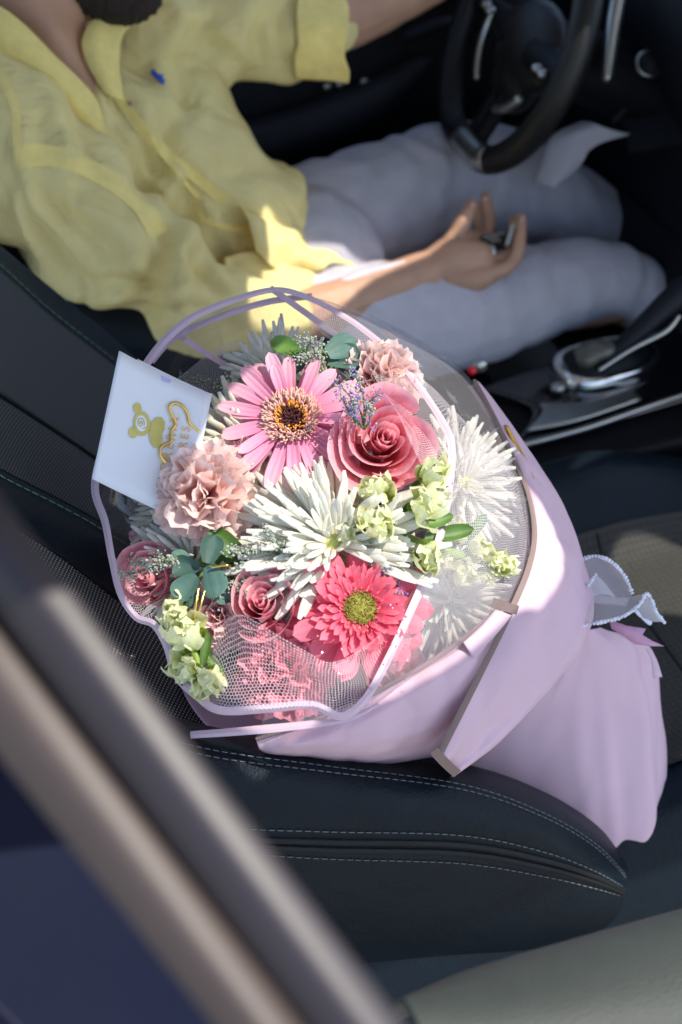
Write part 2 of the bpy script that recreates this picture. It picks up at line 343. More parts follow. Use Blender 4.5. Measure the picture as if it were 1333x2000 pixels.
# ================================================================== setting
def sstep(a, b, x): t = np.clip((x-a)/(b-a), 0, 1); return t*t*(3-2*t)
tag(mesh('ground', [(-40,-40,-.15),(40,-40,-.15),(40,40,-.15),(-40,40,-.15)], [(0,1,2,3)], M['asphalt'], smooth=False), kind='structure')
def slab(name, poly, z0, z1, mat, parent=None):
    n = len(poly); vs = [(x, y, z0) for x, y in poly]+[(x, y, z1) for x, y in poly]
    return mesh(name, vs, [tuple(range(n))[::-1], tuple(range(n, 2*n))]+[(i, (i+1) % n, n+(i+1) % n, n+i) for i in range(n)], mat, parent, False)
tag(slab('car_floor', [(-1.3,-.5),(1.5,-.5),(1.5,1.25),(-1.3,1.25)], .02, .06, M['belt']), kind='structure')
# added unseen roof: blocks the sun, openings shaped to place the sun patches
roof = empty('shade_roof'); tag(roof, 'added unseen roof shading the seats, openings shaped to pass sun patches', 'car roof')
ZR = 1.62
def roofpt(p): k = (ZR-p[2])/SUN.z; return (p[0]+SUN.x*k, p[1]+SUN.y*k)
HOLE1 = [(262,1090,1.14),(300,1010,1.15),(385,850,1.15),(470,750,1.17),(560,690,1.2),(690,640,1.22),(890,750,1.26),(975,890,1.24),(1025,1000,1.24),(1065,1060,1.24),(1072,1150,1.24),(1030,1225,1.20),(980,1235,1.18),(900,1300,1.12),(760,1370,1.08),(600,1440,1.08),(470,1560,1.1),(330,1420,1.1),(200,1300,1.12)]
HOLE2 = [(512,412,1.77),(560,440,1.79),(640,492,1.85),(700,515,1.87),(800,480,1.93),(880,400,1.95),(905,440,1.94),(880,480,1.92),(830,520,1.89),(720,570,1.83),(640,640,1.78),(560,690,1.74),(455,690,1.71),(450,600,1.71),(512,560,1.74)]
def zp(L_, z): return [(x, y, float((on(x, y, 2, z)-CAM)@FW)) for x, y in L_]
HOLE4 = zp([(1178,1090),(1230,1066),(1320,1078),(1420,1120),(1420,1235),(1320,1210),(1250,1195)], .445)
HOLE5 = zp([(1088,945),(1112,910),(1175,882),(1200,890),(1140,925)], .52)
def holed_slab(name, loops, z0, z1, mat, parent):
    bm = bmesh.new()
    for lp in loops:
        v = [bm.verts.new((x, y, z0)) for x, y in lp]
        for i in range(len(v)): bm.edges.new((v[i], v[(i+1) % len(v)]))
    r = bmesh.ops.triangle_fill(bm, use_beauty=True, use_dissolve=False, edges=bm.edges[:])
    ex = bmesh.ops.extrude_face_region(bm, geom=[f for f in bm.faces])
    for e in ex['geom']:
        if isinstance(e, bmesh.types.BMVert): e.co.z = z1
    bmesh.ops.recalc_face_normals(bm, faces=bm.faces[:]); me = bpy.data.meshes.new(name); bm.to_mesh(me); bm.free(); me.materials.append(mat); return link(name, me, parent)
def sm(H): return [tuple(q[:2]) for q in cat1(np.array([roofpt(D(*p))+(0,) for p in H]), len(H)*4, True)]
holed_slab('shade_panel', [[(-.62,-.72),(1.25,-.72),(1.25,1.0),(-.62,1.0)], sm(HOLE1), sm(HOLE2), sm(HOLE4), sm(HOLE5)], ZR, ZR+.012, M['headliner'], roof)

# ------------------------------------------------------------------ passenger seat
SY = -.04;
seat = empty('passenger_seat', (-.05, SY, .06)); tag(seat, 'dark leather and mesh passenger seat holding the wrapped bouquet', 'car seat')
def seatgrid(name, fn, us, vs_, mat, parent):
    U, W = np.meshgrid(us, vs_); P = fn(U, W); o = mesh(name, P.reshape(-1, 3), gridfaces(len(us), len(vs_)), mat, None, True, np.stack([U, W], -1).reshape(-1, 2)); return wpart(o, parent)
BL = [[(-330,200,1.30),(-150,350,1.36),(0,478,1.42),(110,570,1.47),(225,662,1.52),(350,780,1.60),(480,900,1.68)],
      [(-320,262,1.27),(-150,398,1.33),(0,520,1.395),(100,610,1.445),(215,700,1.50),(340,805,1.57),(470,930,1.65)],
      [(-300,410,1.19),(-140,530,1.25),(0,640,1.315),(100,722,1.365),(210,808,1.42),(350,925,1.49),(470,1030,1.56)],
      [(-280,600,1.10),(-130,690,1.16),(0,770,1.225),(100,835,1.275),(195,900,1.325),(350,1020,1.40),(460,1120,1.47)],
      [(-260,790,1.02),(-120,868,1.08),(30,950,1.15),(120,995,1.19),(205,1043,1.225),(340,1130,1.29),(450,1215,1.35)],
      [(-250,870,1.00),(-110,945,1.06),(40,1028,1.13),(125,1082,1.165),(215,1150,1.20),(340,1240,1.25),(450,1330,1.30)],
      [(-240,1010,1.00),(-100,1085,1.05),(50,1170,1.11),(140,1230,1.14),(240,1310,1.165),(345,1390,1.195),(440,1460,1.225)],
      [(-230,1200,1.06),(-90,1260,1.10),(60,1340,1.14),(160,1400,1.165),(260,1480,1.19),(350,1550,1.215),(440,1620,1.24)]]
BLW = [[D(*p) for p in r] for r in BL]; BS = surf_pts(BLW, 71, 141)
bk = wpart(mesh('backrest', BS.reshape(-1, 3), gridfaces(71, 141), M['leather'], None, True, None), seat)
def panel(name, v0, v1, mat):
    G = BS[int(v0*20):int(v1*20)+1]; n = len(G); a = np.r_[0, np.cumsum(np.linalg.norm(np.diff(G[n//2], axis=0), axis=1))]; b = np.r_[0, np.cumsum(np.linalg.norm(np.diff(G[:, 35], axis=0), axis=1))]
    o = mesh(name, (G-FW*.002).reshape(-1, 3), gridfaces(71, n), mat, None, True, np.stack(np.meshgrid(b*0+0, b), -1).reshape(-1, 2) if False else np.array([(b[j], a[i]) for j in range(n) for i in range(71)])); return wpart(o, bk)
panel('ribbed_insert', 1.1, 2.95, M['mesh']); panel('perforated_panel', 3.05, 3.85, M['mesh_perf']); panel('side_mesh', 5.1, 6.9, M['mesh_dot'])
def dashes(name, P, mat, parent, step=.009, ln=.0058, r=.0009):
    P = cat1(P, 200); a = np.r_[0, np.cumsum(np.linalg.norm(np.diff(P, axis=0), axis=1))]; g = Geo(); k = 0
    at = lambda s: np.array([np.interp(s, a, P[:, i]) for i in range(3)])
    while k < a[-1]-ln:
        g.tube([at(k), at(k+ln/2), at(k+ln)], [r*.7, r, r*.7], 5); k += step
    o = g.build(name, mat, parent); o['kind'] = 'stuff'; return o
for v in (.95, 3.95): dashes('stitching', BS[int(v*20)]-FW*.002, M['thread_green'], bk, .010, .007, .0008)
tube('seam', (BS[60]-FW*.001)[::3], .0025, M['leather_dark'], bk, 6); tube('seam', (BS[101]-FW*.001)[::3], .0025, M['leather_dark'], bk, 6)
# cushion
def cushz(x, t):
    a = np.abs(t); top = .415+.035*np.clip(x/.4, 0, 1) - 1.6*np.clip(x-.48, 0, 1)**2
    rz = np.where(t < 0, .04, .10*(1-sstep(.35, .6, x)*.6)); c = .25
    return top + rz*sstep(.12, c-.02, a) - 7*np.clip(a-c, 0, 9)**1.55
def cushp(x, t, off=0): return np.stack([x, SY+t, cushz(x, t)+off], -1)
ts = np.r_[np.linspace(-.34, -.20, 30), np.linspace(-.19, .19, 30), np.linspace(.2, .36, 20)]
cu = seatgrid('cushion', lambda t, x: cushp(x, t), ts, np.linspace(-.25, .70, 70), M['leather'], seat)
seatgrid('woven_insert', lambda t, x: cushp(x, t, .005), np.linspace(-.20, .165, 24), np.linspace(-.2, .66, 40), M['cushion_cloth'], cu)
tube('cross_seam', cushp(np.full(20, .36), np.linspace(-.2, .16, 20), .004), .0025, M['leather_dark'], cu, 6)
# near side bolster, rising towards the backrest
BR0 = [[(250,1375),(420,1420),(640,1455),(900,1490),(1060,1545),(1170,1615),(1225,1690)], [(250,1400),(420,1442),(640,1474),(900,1508),(1060,1562),(1170,1632),(1228,1700)],
       [(250,1425),(420,1470),(640,1500),(900,1535),(1060,1590),(1165,1652),(1226,1716)], [(250,1500),(430,1545),(640,1562),(900,1584),(1060,1626),(1160,1680),(1224,1728)],
       [(250,1600),(450,1628),(640,1636),(900,1642),(1060,1672),(1160,1706),(1222,1738)], [(250,1690),(460,1700),(660,1715),(900,1726),(1060,1746),(1160,1760),(1218,1765)],
       [(250,1800),(480,1800),(680,1810),(900,1816),(1050,1815),(1150,1805),(1205,1790)], [(250,1960),(480,1940),(680,1920),(900,1890),(1040,1865),(1130,1840),(1180,1815)]]
YC = [-.285,-.288,-.296,-.312,-.33,-.345,-.352]; YO = [.075,.030,.0,-.025,-.038,-.042,-.037,-.015]; YN = [1,1,1,.95,.8,.65,.45]
BR = [[(x, y, YC[i]+YO[j]*YN[i]) for i, (x, y) in enumerate(r)] for j, r in enumerate(BR0)]
BRW = [[on(x, y, 1, Y) for x, y, Y in r] for r in BR]
bo = patch('side_bolster', BRW, 80, 60, M['leather'], seat, px=False)
BG = surf_pts(BRW, 160, 141)
def brow(v, off=.0015, u0=0, u1=1):
    r = BG[int(round(v*20))]; c = np.array([0, -.5, .6]); k0, k1 = int(u0*159), int(u1*159)+1
    return r[k0:k1] + np.array([0, -.7, .7])*off
for v in (1.9, 2.15, 3.85, 4.55): dashes('stitching', brow(v, .0012, .1, .985), M['thread'], bo, .0085, .0055, .0006)
for v in (4.1, 4.3): tube('piping', brow(v, .0, .1, .99)[::4], .0032, M['leather_dark'], bo, 8)
Geo().box((.22, SY, .18), (.42, .22, .12)).build('seat_base', M['plastic'], seat, False)
# ------------------------------------------------------------------ driver seat
ds = empty('driver_seat', (-.1, .70, .06)); tag(ds, 'dark green leather driver seat under the man in yellow', 'car seat')
g = Geo(); P = [D(-80, 610, 1.62), D(160, 655, 1.66), D(330, 668, 1.70), D(520, 700, 1.78), D(700, 690, 1.88)]
g.tube(P, [.06, .06, .055, .055, .06], 14, 20); remesh('side_bolster', g, .006, M['leather'], ds, 4)
tube('seam', [D(150, 632, 1.605), D(260, 638, 1.64), D(400, 652, 1.68), D(500, 668, 1.725)], .002, M['thread_green'], ds, 6, 20)
g = Geo().box((-.42, .72, .85), (.05, .25, .45), Matrix.Rotation(-.4, 3, 'Y')); g.box((.05, .72, .34), (.36, .26, .10)); remesh('seat_shell', g, .012, M['leather_dark'], ds, 8)
# ------------------------------------------------------------------ driver door inner side
dd = empty('driver_door', (.2, 1.12, .1)); tag(dd, 'black inner panel of the driver door behind the man', 'car door')
patch('door_panel', [[(-1,1.22,.05),(0,1.22,.05),(1.4,1.22,.05)], [(-1,1.13,.35),(0,1.13,.35),(1.4,1.13,.35)], [(-1,1.10,.62),(0,1.10,.62),(1.4,1.12,.62)], [(-1,1.14,.8),(0,1.14,.8),(1.4,1.16,.8)], [(-1,1.12,1.05),(0,1.12,1.05),(1.4,1.14,1.02)]], 20, 20, M['plastic'], dd, px=False)
tube('armrest', [(-.35,1.07,.63),(.1,1.05,.64),(.35,1.06,.67),(.5,1.09,.72)], [.03,.042,.042,.02], M['plastic_soft'], dd, 12, 24)
for k, (x, y) in enumerate([(640,170),(665,165),(712,160),(730,168)]):
    Geo().ell(on(x, y, 1, 1.085), (.008,.004,.006)).build('window_switch', M['satin'], dd)
tube('pull_handle', [on(800,70,1,1.07), on(870,45,1,1.05), on(950,50,1,1.07)], .012, M['plastic_soft'], dd, 8, 12)
# ------------------------------------------------------------------ dashboard
da = empty('dashboard', (.9, .5, .4)); tag(da, 'dark dashboard behind the steering wheel', 'dashboard')
patch('dash_panel', [[(.62,.30,.36),(.66,.62,.40),(.70,1.1,.36)], [(.70,.28,.55),(.74,.62,.58),(.78,1.1,.55)], [(.72,.26,.72),(.74,.62,.74),(.76,1.1,.74)], [(.70,.26,.92),(.68,.62,.95),(.72,1.1,.93)], [(.85,.26,1.0),(.85,.62,1.05),(.86,1.1,1.02)], [(1.4,.26,.98),(1.4,.62,1.0),(1.4,1.1,.98)]], 24, 30, M['plastic_soft'], da, px=False)
patch('lower_panel', [[(.80,-.45,.10),(.8,.3,.12),(.80,1.1,.10)], [(.95,-.45,.35),(.95,.3,.36),(.95,1.1,.35)], [(.72,-.45,.60),(.74,.3,.60),(.74,1.1,.60)]], 16, 16, M['plastic'], da, px=False)
kn = D(1268, 125, 1.93)
kd = look(-.1,.15); kd = kd/np.linalg.norm(kd)
kb = Geo().tube([kn-kd*.05, kn-kd*.004], [.030,.021], 20).build('round_vent', M['plastic_soft'], da)
tube('ring', [kn+.018*(math.cos(a)*RT+math.sin(a)*UP)+kd*.002 for a in np.linspace(0, 6.283, 24, endpoint=False)], .0036, M['satin'], kb, 8, None, True, True)
tube('trim_curve', [D(1200, 235, 1.98), D(1250, 185, 1.97), D(1333, 140, 1.95), D(1400, 120, 1.94)], .006, M['plastic_soft'], da, 8, 14)
tube('wiper_stalk', [D(1215, -40, 1.88), D(1200, 40, 1.88), D(1186, 150, 1.88)], [.011,.012,.008], M['satin'], da, 12, 12)
patch('centre_panel', [[D(1230, 300, 2.0), D(1330, 280, 1.96), D(1450, 260, 1.9)], [D(1200, 130, 2.02), D(1330, 120, 1.98), D(1450, 110, 1.93)], [D(1190, -60, 2.02), D(1330, -60, 1.98), D(1450, -60, 1.92)]], 12, 12, M['plastic_soft'], da, px=False)
# ------------------------------------------------------------------ steering wheel
WC = np.array([.492, .735, .900]); WA = np.array([-.92, .06, .39]); WA /= np.linalg.norm(WA)
WY = np.array([0, 1., 0]); WY -= WA*(WY@WA); WY /= np.linalg.norm(WY); WT = np.cross(WA, WY)*-1
if WT[2] < 0: WT = -WT
sw = empty('steering_wheel', WC); tag(sw, 'black flat bottomed steering wheel with satin lower inlay', 'steering wheel')
def wp(a, r, h=0): return WC + r*(math.cos(a)*WY + math.sin(a)*WT) + WA*h
def rimr(a): 
    r = .174; s = math.sin(a)
    return min(r, .163/max(-s, .01)) if s < -.8 else r
AA = np.linspace(0, 2*math.pi, 96, endpoint=False)
vs, F = tube_geo([wp(a, rimr(a)) for a in AA], .0215, 14, False, None, True); wpart(mesh('rim', vs, F, M['rim_leather']), sw)
aa = np.linspace(-2.02, -1.50, 20)
tube('lower_inlay', [wp(a, rimr(a)+.0005, .0035) for a in aa], .0208, M['satin'], sw, 14)
g = Geo(); g.ell(WC-WA*.03, (1,1,1), np.stack([WY*.095, WT*.070, WA*.035], 1)); g.ell(WC-WA*.03-WT*.05, (1,1,1), np.stack([WY*.06, WT*.05, WA*.03], 1))
hub = remesh('hub', g, .004, M['rim_leather'], sw, 4)
for a in (0.05, math.pi-.05):
    g = Geo().tube([wp(a, .05, -.03), wp(a, .11, -.02), wp(a, .175, -.003)], [.036,.022,.016], 12, 12); s_ = g.build('spoke', M['plastic'], sw)
    for r_, h_ in ((.10, .006), (.12, .006)):
        Geo().ell(wp(a+.08, r_, h_), (.009,.009,.006)).build('button', M['satin'], s_)
g = Geo()
for s_ in (-.03, .03): g.tube([wp(-1.57+s_*8, .06, -.02), wp(-1.57+s_*4, .11, -.014), wp(-1.57+s_*3, .168, -.003)], [.016,.012,.012], 10, 10)
g.build('lower_spoke', M['plastic'], sw)
tube('hub_trim', [wp(a, .098, .0) for a in np.linspace(-2.5, -1.9, 14)], .007, M['satin'], sw, 8)
tube('hub_trim', [wp(a, .10, .0) for a in np.linspace(-.9, .1, 14)], .006, M['satin'], sw, 8)
# column
tube('column_cover', [WC-WA*.05, WC-WA*.14, WC-WA*.26], [.05,.055,.06], M['plastic'], sw, 14, 10)
# ------------------------------------------------------------------ centre console
cc = empty('centre_console', (.3, .32, .06)); tag(cc, 'dark centre console with chrome gear selector between the seats', 'console')
ZC = .50
g = Geo().box((.28, .335, .29), (.56, .088, .20)); bx_ = remesh('console_body', g, .006, M['plastic'], cc, 6)
def con(x, y, z=ZC): return on(x, y, 2, z)
patch('gloss_panel', [[con(1000,872), con(1150,838), con(1300,795), con(1420,760)], [con(1040,800), con(1150,770), con(1290,735), con(1420,700)], [con(940,760), con(1080,710), con(1250,660), con(1400,620)]], 24, 16, M['gloss'], cc, px=False, thick=.004)
tube('chrome_edge', [con(1000,876,ZC+.004), con(1150,835,ZC+.004), con(1280,790,ZC+.004), con(1420,745,ZC+.004)], .0045, M['satin'], cc, 8, 20)
patch('satin_plate', [[con(1030,842,ZC+.009), con(1130,822,ZC+.009), con(1255,780,ZC+.009)], [con(1060,805,ZC+.009), con(1140,795,ZC+.009), con(1240,762,ZC+.009)], [con(1055,788,ZC+.009), con(1150,785,ZC+.009), con(1265,745,ZC+.009)]], 16, 8, M['satin'], cc, px=False, thick=.003)
lp = [con(1080,700,ZC+.02), con(1108,745,ZC+.02), con(1170,752,ZC+.02), con(1262,724,ZC+.02), con(1292,690,ZC+.02), con(1250,662,ZC+.02), con(1150,672,ZC+.02)]
Lp = cat1(lp, 60, True); cen = Lp.mean(0); inn = cen+(Lp-cen)*.78+np.array([0, 0, .006]); mid_ = cen+(Lp-cen)*.92+np.array([0, 0, .009])
wpart(mesh('selector_bezel', np.vstack([Lp+np.array([0, 0, -.02]), Lp, mid_, inn]), gridfaces(60, 4, True), M['chrome']), cc)
wpart(mesh('selector_boot', np.vstack([cen+(inn-cen)*k+np.array([0, 0, h]) for k, h in ((1, -.002), (.8, .012), (.5, .022), (.2, .026))]), gridfaces(60, 4, True), M['leather_dark']), cc)
g = Geo().tube([D(1175,712,1.765), D(1225,668,1.765), D(1290,606,1.775), D(1335,565,1.785)], [.012,.013,.017,.020], 14, 16); remesh('selector_lever', g, .003, M['plastic_soft'], cc, 3)
tube('lever_trim', [D(1172,722,1.75), D(1235,682,1.75), D(1300,648,1.76), D(1326,618,1.77)], [.003,.003,.0035,.003], M['satin'], cc, 8, 24)
g = Geo().ell(D(1163,684,1.755), (.032,.020,.011)); g.ell(D(1148,700,1.75), (.018,.014,.012)); remesh('selector_knob', g, .003, M['knob'], cc, 4)
Geo().ell(D(922, 724, 1.70), (.006,.006,.006)).build('red_button', M['red'], cc); Geo().ell(D(938, 716, 1.71), (.011,.006,.010)).build('belt_buckle', M['satin'], cc)
Geo().ell(D(1268, 607, 1.84), (.008,.005,.005)).build('red_mark', M['red'], cc)
for x, y in ((1090, 757), (1122, 752)): Geo().ell(con(x, y, ZC+.012), (.012,.010,.008)).build('switch', M['satin'], cc)
patch('cup_holder', [[D(1170, 655, 1.80), D(1230, 640, 1.84), D(1290, 610, 1.88)], [D(1180, 600, 1.82), D(1230, 590, 1.86), D(1280, 575, 1.9)]], 10, 6, M['plastic'], cc)
# ------------------------------------------------------------------ near door frame, door card, blue rear panel
fr = empty('door_frame', D(350, 1550, .42)); tag(fr, 'blurred grey and beige door frame bar across the lower left', 'door frame')
def bar(name, A, B, mat, dz=0, bul=.006):      # A, B: pixel edges (start, end) of the band, depths included
    rows = []
    for k in (0, .12, .5, .88, 1):
        s = [tuple(np.array(A[0])*(1-k)+np.array(B[0])*k), tuple(np.array(A[1])*(1-k)+np.array(B[1])*k)]
        h = dz - bul*math.sin(math.pi*k)
        s = [(x, y, d+h) for x, y, d in s]
        rows.append([s[0], tuple((np.array(s[0])+np.array(s[1]))/2), s[1]])
    return patch(name, rows, 20, 12, mat, fr, thick=.004)
bar('frame_outer', [(-260,640,.44),(860,2110,.40)], [(-260,835,.44),(690,2110,.40)], M['frame_grey'])
bar('seal_groove', [(-260,830,.44),(695,2110,.40)], [(-260,925,.44),(645,2110,.40)], M['rubber'], .012, -.004)
bar('frame_inner', [(-260,910,.44),(658,2110,.40)], [(-260,1140,.44),(520,2110,.40)], M['frame_beige'])
pd = empty('passenger_door', D(1050, 1950, .83)); tag(pd, 'grey green door card edge at the bottom right corner', 'car door')
dr = [[D(740,2010,.86), D(900,1930,.88), D(1100,1868,.90), D(1400,1792,.93)], [D(770,1965,.83), D(900,1905,.855), D(1100,1845,.875), D(1400,1762,.905)], [D(790,1960,.80), D(930,1925,.82), D(1120,1870,.84), D(1420,1790,.87)], [D(820,2030,.78), D(960,2010,.79), D(1150,1990,.80), D(1450,1960,.82)], [D(830,2180,.76), D(980,2180,.77), D(1170,2180,.78), D(1480,2180,.8)]]
patch('door_card', dr, 24, 24, M['door_trim'], pd, px=False, thick=.004)
sill = empty('door_sill', (0, -.42, .06)); tag(sill, 'black sill and seat base side below the near bolster', 'sill')
patch('sill_panel', [[(-.7,-.36,.30),(0,-.36,.30),(.8,-.36,.28)], [(-.7,-.40,.14),(0,-.40,.14),(.8,-.40,.12)], [(-.7,-.56,.12),(0,-.56,.12),(.8,-.56,.10)], [(-.7,-.62,-.05),(0,-.62,-.05),(.8,-.62,-.05)]], 10, 14, M['plastic'], sill, px=False)
rp = empty('rear_body_panel', D(150, 1850, .8)); tag(rp, 'blue car body panel, shade darkened into its paint, at the lower left corner', 'car panel')
patch('painted_panel', [[D(-300,1150,.66), D(100,1560,.66), D(420,1950,.66), D(600,2180,.66)], [D(-320,1350,.62), D(-20,1700,.62), D(260,2000,.62), D(380,2180,.62)], [D(-350,1600,.58), D(-150,1850,.58), D(50,2050,.58), D(120,2180,.58)]], 16, 16, M['blue_shaded'], rp, px=False, thick=.01)
# ================================================================== the driver
pe = empty('person', D(500, 560, 1.85)); tag(pe, 'person in a yellow shirt and pale shorts sitting behind the wheel, key in hand', 'person')
def fbm(co, sc, seed=0, st=(1,1,1)):
    st = np.array(st)*sc
    return np.array([noise.fractal(Vector(p*st)+Vector((seed*7.3, seed*1.7, seed)), 1.0, 2.0, 3) for p in co])
def lineax(co, A, B):
    A = np.asarray(A); d = np.asarray(B)-A; L = np.linalg.norm(d); d = d/L; q = co-A; t = q@d; r = q-t[:, None]*d; return t/L, r
# key joints
sh_n, el_n, wr_n = D(90, 330, 1.60), D(400, 640, 1.74), D(838, 528, 1.90)
sh_f, el_f, wr_f = D(330, 40, 1.80), D(690, 30, 1.92), D(900, -70, 1.96)
neck, chin = D(60, 60, 1.68), D(215, -40, 1.68)
hip_n, kn_n, an_n = D(620, 650, 1.90), D(1215, 570, 2.12), D(1330, 650, 2.2)
hip_f, kn_f, an_f = D(560, 480, 2.02), D(1040, 395, 2.2), D(1320, 545, 2.43)
g = Geo()
g.tube([D(-40, -40, 1.70), D(60, 50, 1.69), D(100, 130, 1.72)], [.062,.058,.055], 16, 12)                     # neck
hd = D(110, -150, 1.69)
g.ell(hd, (.085,.075,.10)); g.tube([D(90,-60,1.68), D(180,-35,1.68), D(255,-5,1.675)], [.06,.050,.030], 16, 10); g.tube([D(230,-60,1.66), D(285,-30,1.67)], [.035,.018], 12, 6)
g.tube([D(110,160,1.76), D(160,240,1.80), D(300,370,1.83), D(480,500,1.90)], [.06,.08,.10,.11], 16, 16)                            # trunk inside the shirt
g.tube([sh_n, el_n], [.05,.042], 12, 10); g.tube([D(150,230,1.78), sh_n], [.05,.05], 12, 6)
g.tube([el_n, D(560,632,1.78), D(700,585,1.84), wr_n], [.042,.045,.039,.030], 14, 20)
g.tube([sh_f, D(560,60,1.86), el_f, wr_f], [.05,.047,.045,.033], 14, 20); g.tube([D(220,200,1.84), sh_f+FW*.04], [.05,.04], 12, 6)
for a, b, c in ((hip_n, kn_n, an_n), (hip_f, kn_f, an_f)): g.tube([a, b], [.06,.05], 12, 12); g.tube([b, c], [.052,.04], 12, 10)
# right hand, palm up round the key: palm, four fingers, thumb
g.tube([wr_n, D(880,512,1.905), D(930,508,1.91)], [.028,.034,.030], 14, 10)
g.tube([D(862,500,1.93), D(905,480,1.945), D(935,478,1.95)], [.022,.026,.020], 12, 8)
g.tube([D(880,545,1.895), D(930,545,1.895), D(960,535,1.90)], [.018,.020,.015], 12, 8)
FG = [([(945,538,1.893),(990,522,1.898),(1012,490,1.905),(1016,455,1.912),(1019,425,1.92)], [.0125,.0115,.0105,.0095,.0075]),
      ([(940,515,1.915),(985,505,1.92),(1004,480,1.93),(1006,448,1.94),(1003,430,1.945)], [.012,.0115,.0105,.0095,.0078]),
      ([(932,495,1.94),(952,470,1.955),(956,430,1.965),(952,402,1.97),(948,382,1.972)], [.012,.0115,.0105,.0098,.0080]),
      ([(920,480,1.955),(938,455,1.972),(936,425,1.982),(930,405,1.985)], [.0115,.011,.0095,.0080]),
      ([(872,490,1.93),(893,458,1.93),(910,425,1.925),(922,398,1.925)], [.019,.0145,.012,.0085])]
for pts, rr in FG: g.tube([D(*p) for p in pts], rr, 12, 22)
remesh('body', g, .0028, M['skin'], pe, 3, lambda c, n: .0012*fbm(c, 40, 6))
nails = [((1021,432,1.912), .0055), ((949,390,1.962), .0055), ((923,405,1.915), .006)]
for p, r_ in nails: Geo().ell(D(*p), (r_, .0025, r_*1.2)).build('fingernail', basic('nail', (.58,.34,.26), .35) if 'nail' not in bpy.data.materials else bpy.data.materials['nail'], pe)
# beard
g = Geo(); g.tube([D(150,-42,1.65), D(210,-4,1.65), D(268,2,1.655), D(290,-35,1.66)], [.030,.031,.026,.024], 14, 14); g.tube([D(140,-60,1.655), D(170,-20,1.655)], [.03,.03], 12, 6)
remesh('beard', g, .0035, M['beard'], pe, 3, lambda c, n: .004*fbm(c, 120, 3))
# shirt
g = Geo()
g.tube([D(30,330,1.73), D(130,300,1.75), D(240,330,1.80), D(345,390,1.845), D(445,455,1.89), D(508,505,1.92)], [.09,.118,.128,.126,.128,.12], 20, 26)
g.tube([D(235,85,1.82), D(245,130,1.81), D(275,165,1.82), D(310,190,1.83), D(350,270,1.85), D(430,370,1.88)], [.055,.062,.075,.085,.085,.09], 18, 24)
gs = Geo(); gs.tube([D(40,255,1.61), D(95,360,1.615), D(215,480,1.65), D(350,575,1.69), D(440,620,1.72), D(535,640,1.75)], [.074,.084,.086,.084,.074,.062], 18, 28)      # near sleeve
g.tube([D(-120,120,1.62), D(-20,200,1.62), D(40,250,1.61)], [.06,.065,.072], 16, 12); gs.tube([D(-100,170,1.62), D(-20,210,1.62), D(40,255,1.61)], [.05,.06,.072], 16, 12)
g.tube([D(300,70,1.80), D(400,60,1.83), D(540,62,1.87), D(610,58,1.885)], [.070,.078,.078,.070], 18, 20)                                 # far sleeve
def topx(c):
    q = c-CAM; d = q@FW; return np.stack([666.5+FPX*(q@RT)/d, 1000-FPX*(q@UP)/d], -1)
FOLDS = [([(30,330),(60,420),(130,520),(200,590)], 14, .012), ([(45,325),(110,400),(190,470),(240,540)], 16, .010), ([(380,560),(300,565),(235,545),(180,560)], 15, .012), ([(420,600),(340,600),(260,620)], 14, .008),
         ([(0,370),(40,480),(90,560)], 14, .010), ([(270,400),(330,470),(400,540),(460,590)], 14, .008), ([(70,310),(150,370),(230,420),(300,480)], 18, .007),
         ([(235,200),(270,270),(330,350),(400,420)], 12, .010), ([(300,190),(330,280),(390,360),(460,410)], 16, .008), ([(60,230),(140,260),(230,320)], 20, .007), ([(90,200),(180,240),(260,290),(340,380)], 18, .006),
         ([(520,20),(500,70),(510,130)], 14, .008), ([(560,0),(545,60),(555,140)], 12, .007), ([(350,60),(420,90),(480,140)], 16, .008), ([(330,110),(380,60),(440,20)], 16, .007), ([(400,450),(440,500),(470,560)], 14, .008), ([(430,400),(490,440),(530,500)], 12, .008)]
def folds_px(c):
    P = topx(c); f = np.zeros(len(c))
    for pl, w_, amp in FOLDS:
        Q = cat1(np.array([(x, y, 0) for x, y in pl]), 30)[:, :2]; dm = np.full(len(c), 1e9); tm = np.zeros(len(c))
        for k, q in enumerate(Q): d = np.hypot(P[:, 0]-q[0], P[:, 1]-q[1]); u_ = d < dm; dm[u_] = d[u_]; tm[u_] = k/29
        e = np.sin(math.pi*np.clip(tm, .04, .96)); f += amp*e*(-np.exp(-(dm/w_)**2)+.55*np.exp(-((dm-1.9*w_)/w_)**2))
    return f
def shirt_folds(c, n):
    t, r = lineax(c, D(60,250,1.6), D(450,630,1.72)); t2, r2 = lineax(c, D(130,150,1.7), D(520,520,1.9))
    ph = fbm(c, 4, 1)
    f = .008*np.sin(20*t2+7*ph+c[:, 1]*16)*sstep(-.1, .3, t2) + .016*fbm(c, 4.5, 5)
    f += .0016*fbm(c, 22, 2, (1.6, .6, 1.0))
    f += folds_px(c)
    k = np.linalg.norm(r, axis=1); ar = np.exp(-((t-.62)/.2)**2)*(k < .12); f += ar*.010*np.sin(t*30+ph*6+c[:, 2]*20)
    ar = np.exp(-((t-.12)/.15)**2)*(k < .12); f += ar*.008*np.sin(c[:, 0]*110+ph*4)
    return f
sh = remesh('shirt', g, .005, M['shirt'], pe, 8, shirt_folds)
nsl = remesh('near_sleeve', gs, .005, M['shirt'], sh, 6, shirt_folds)
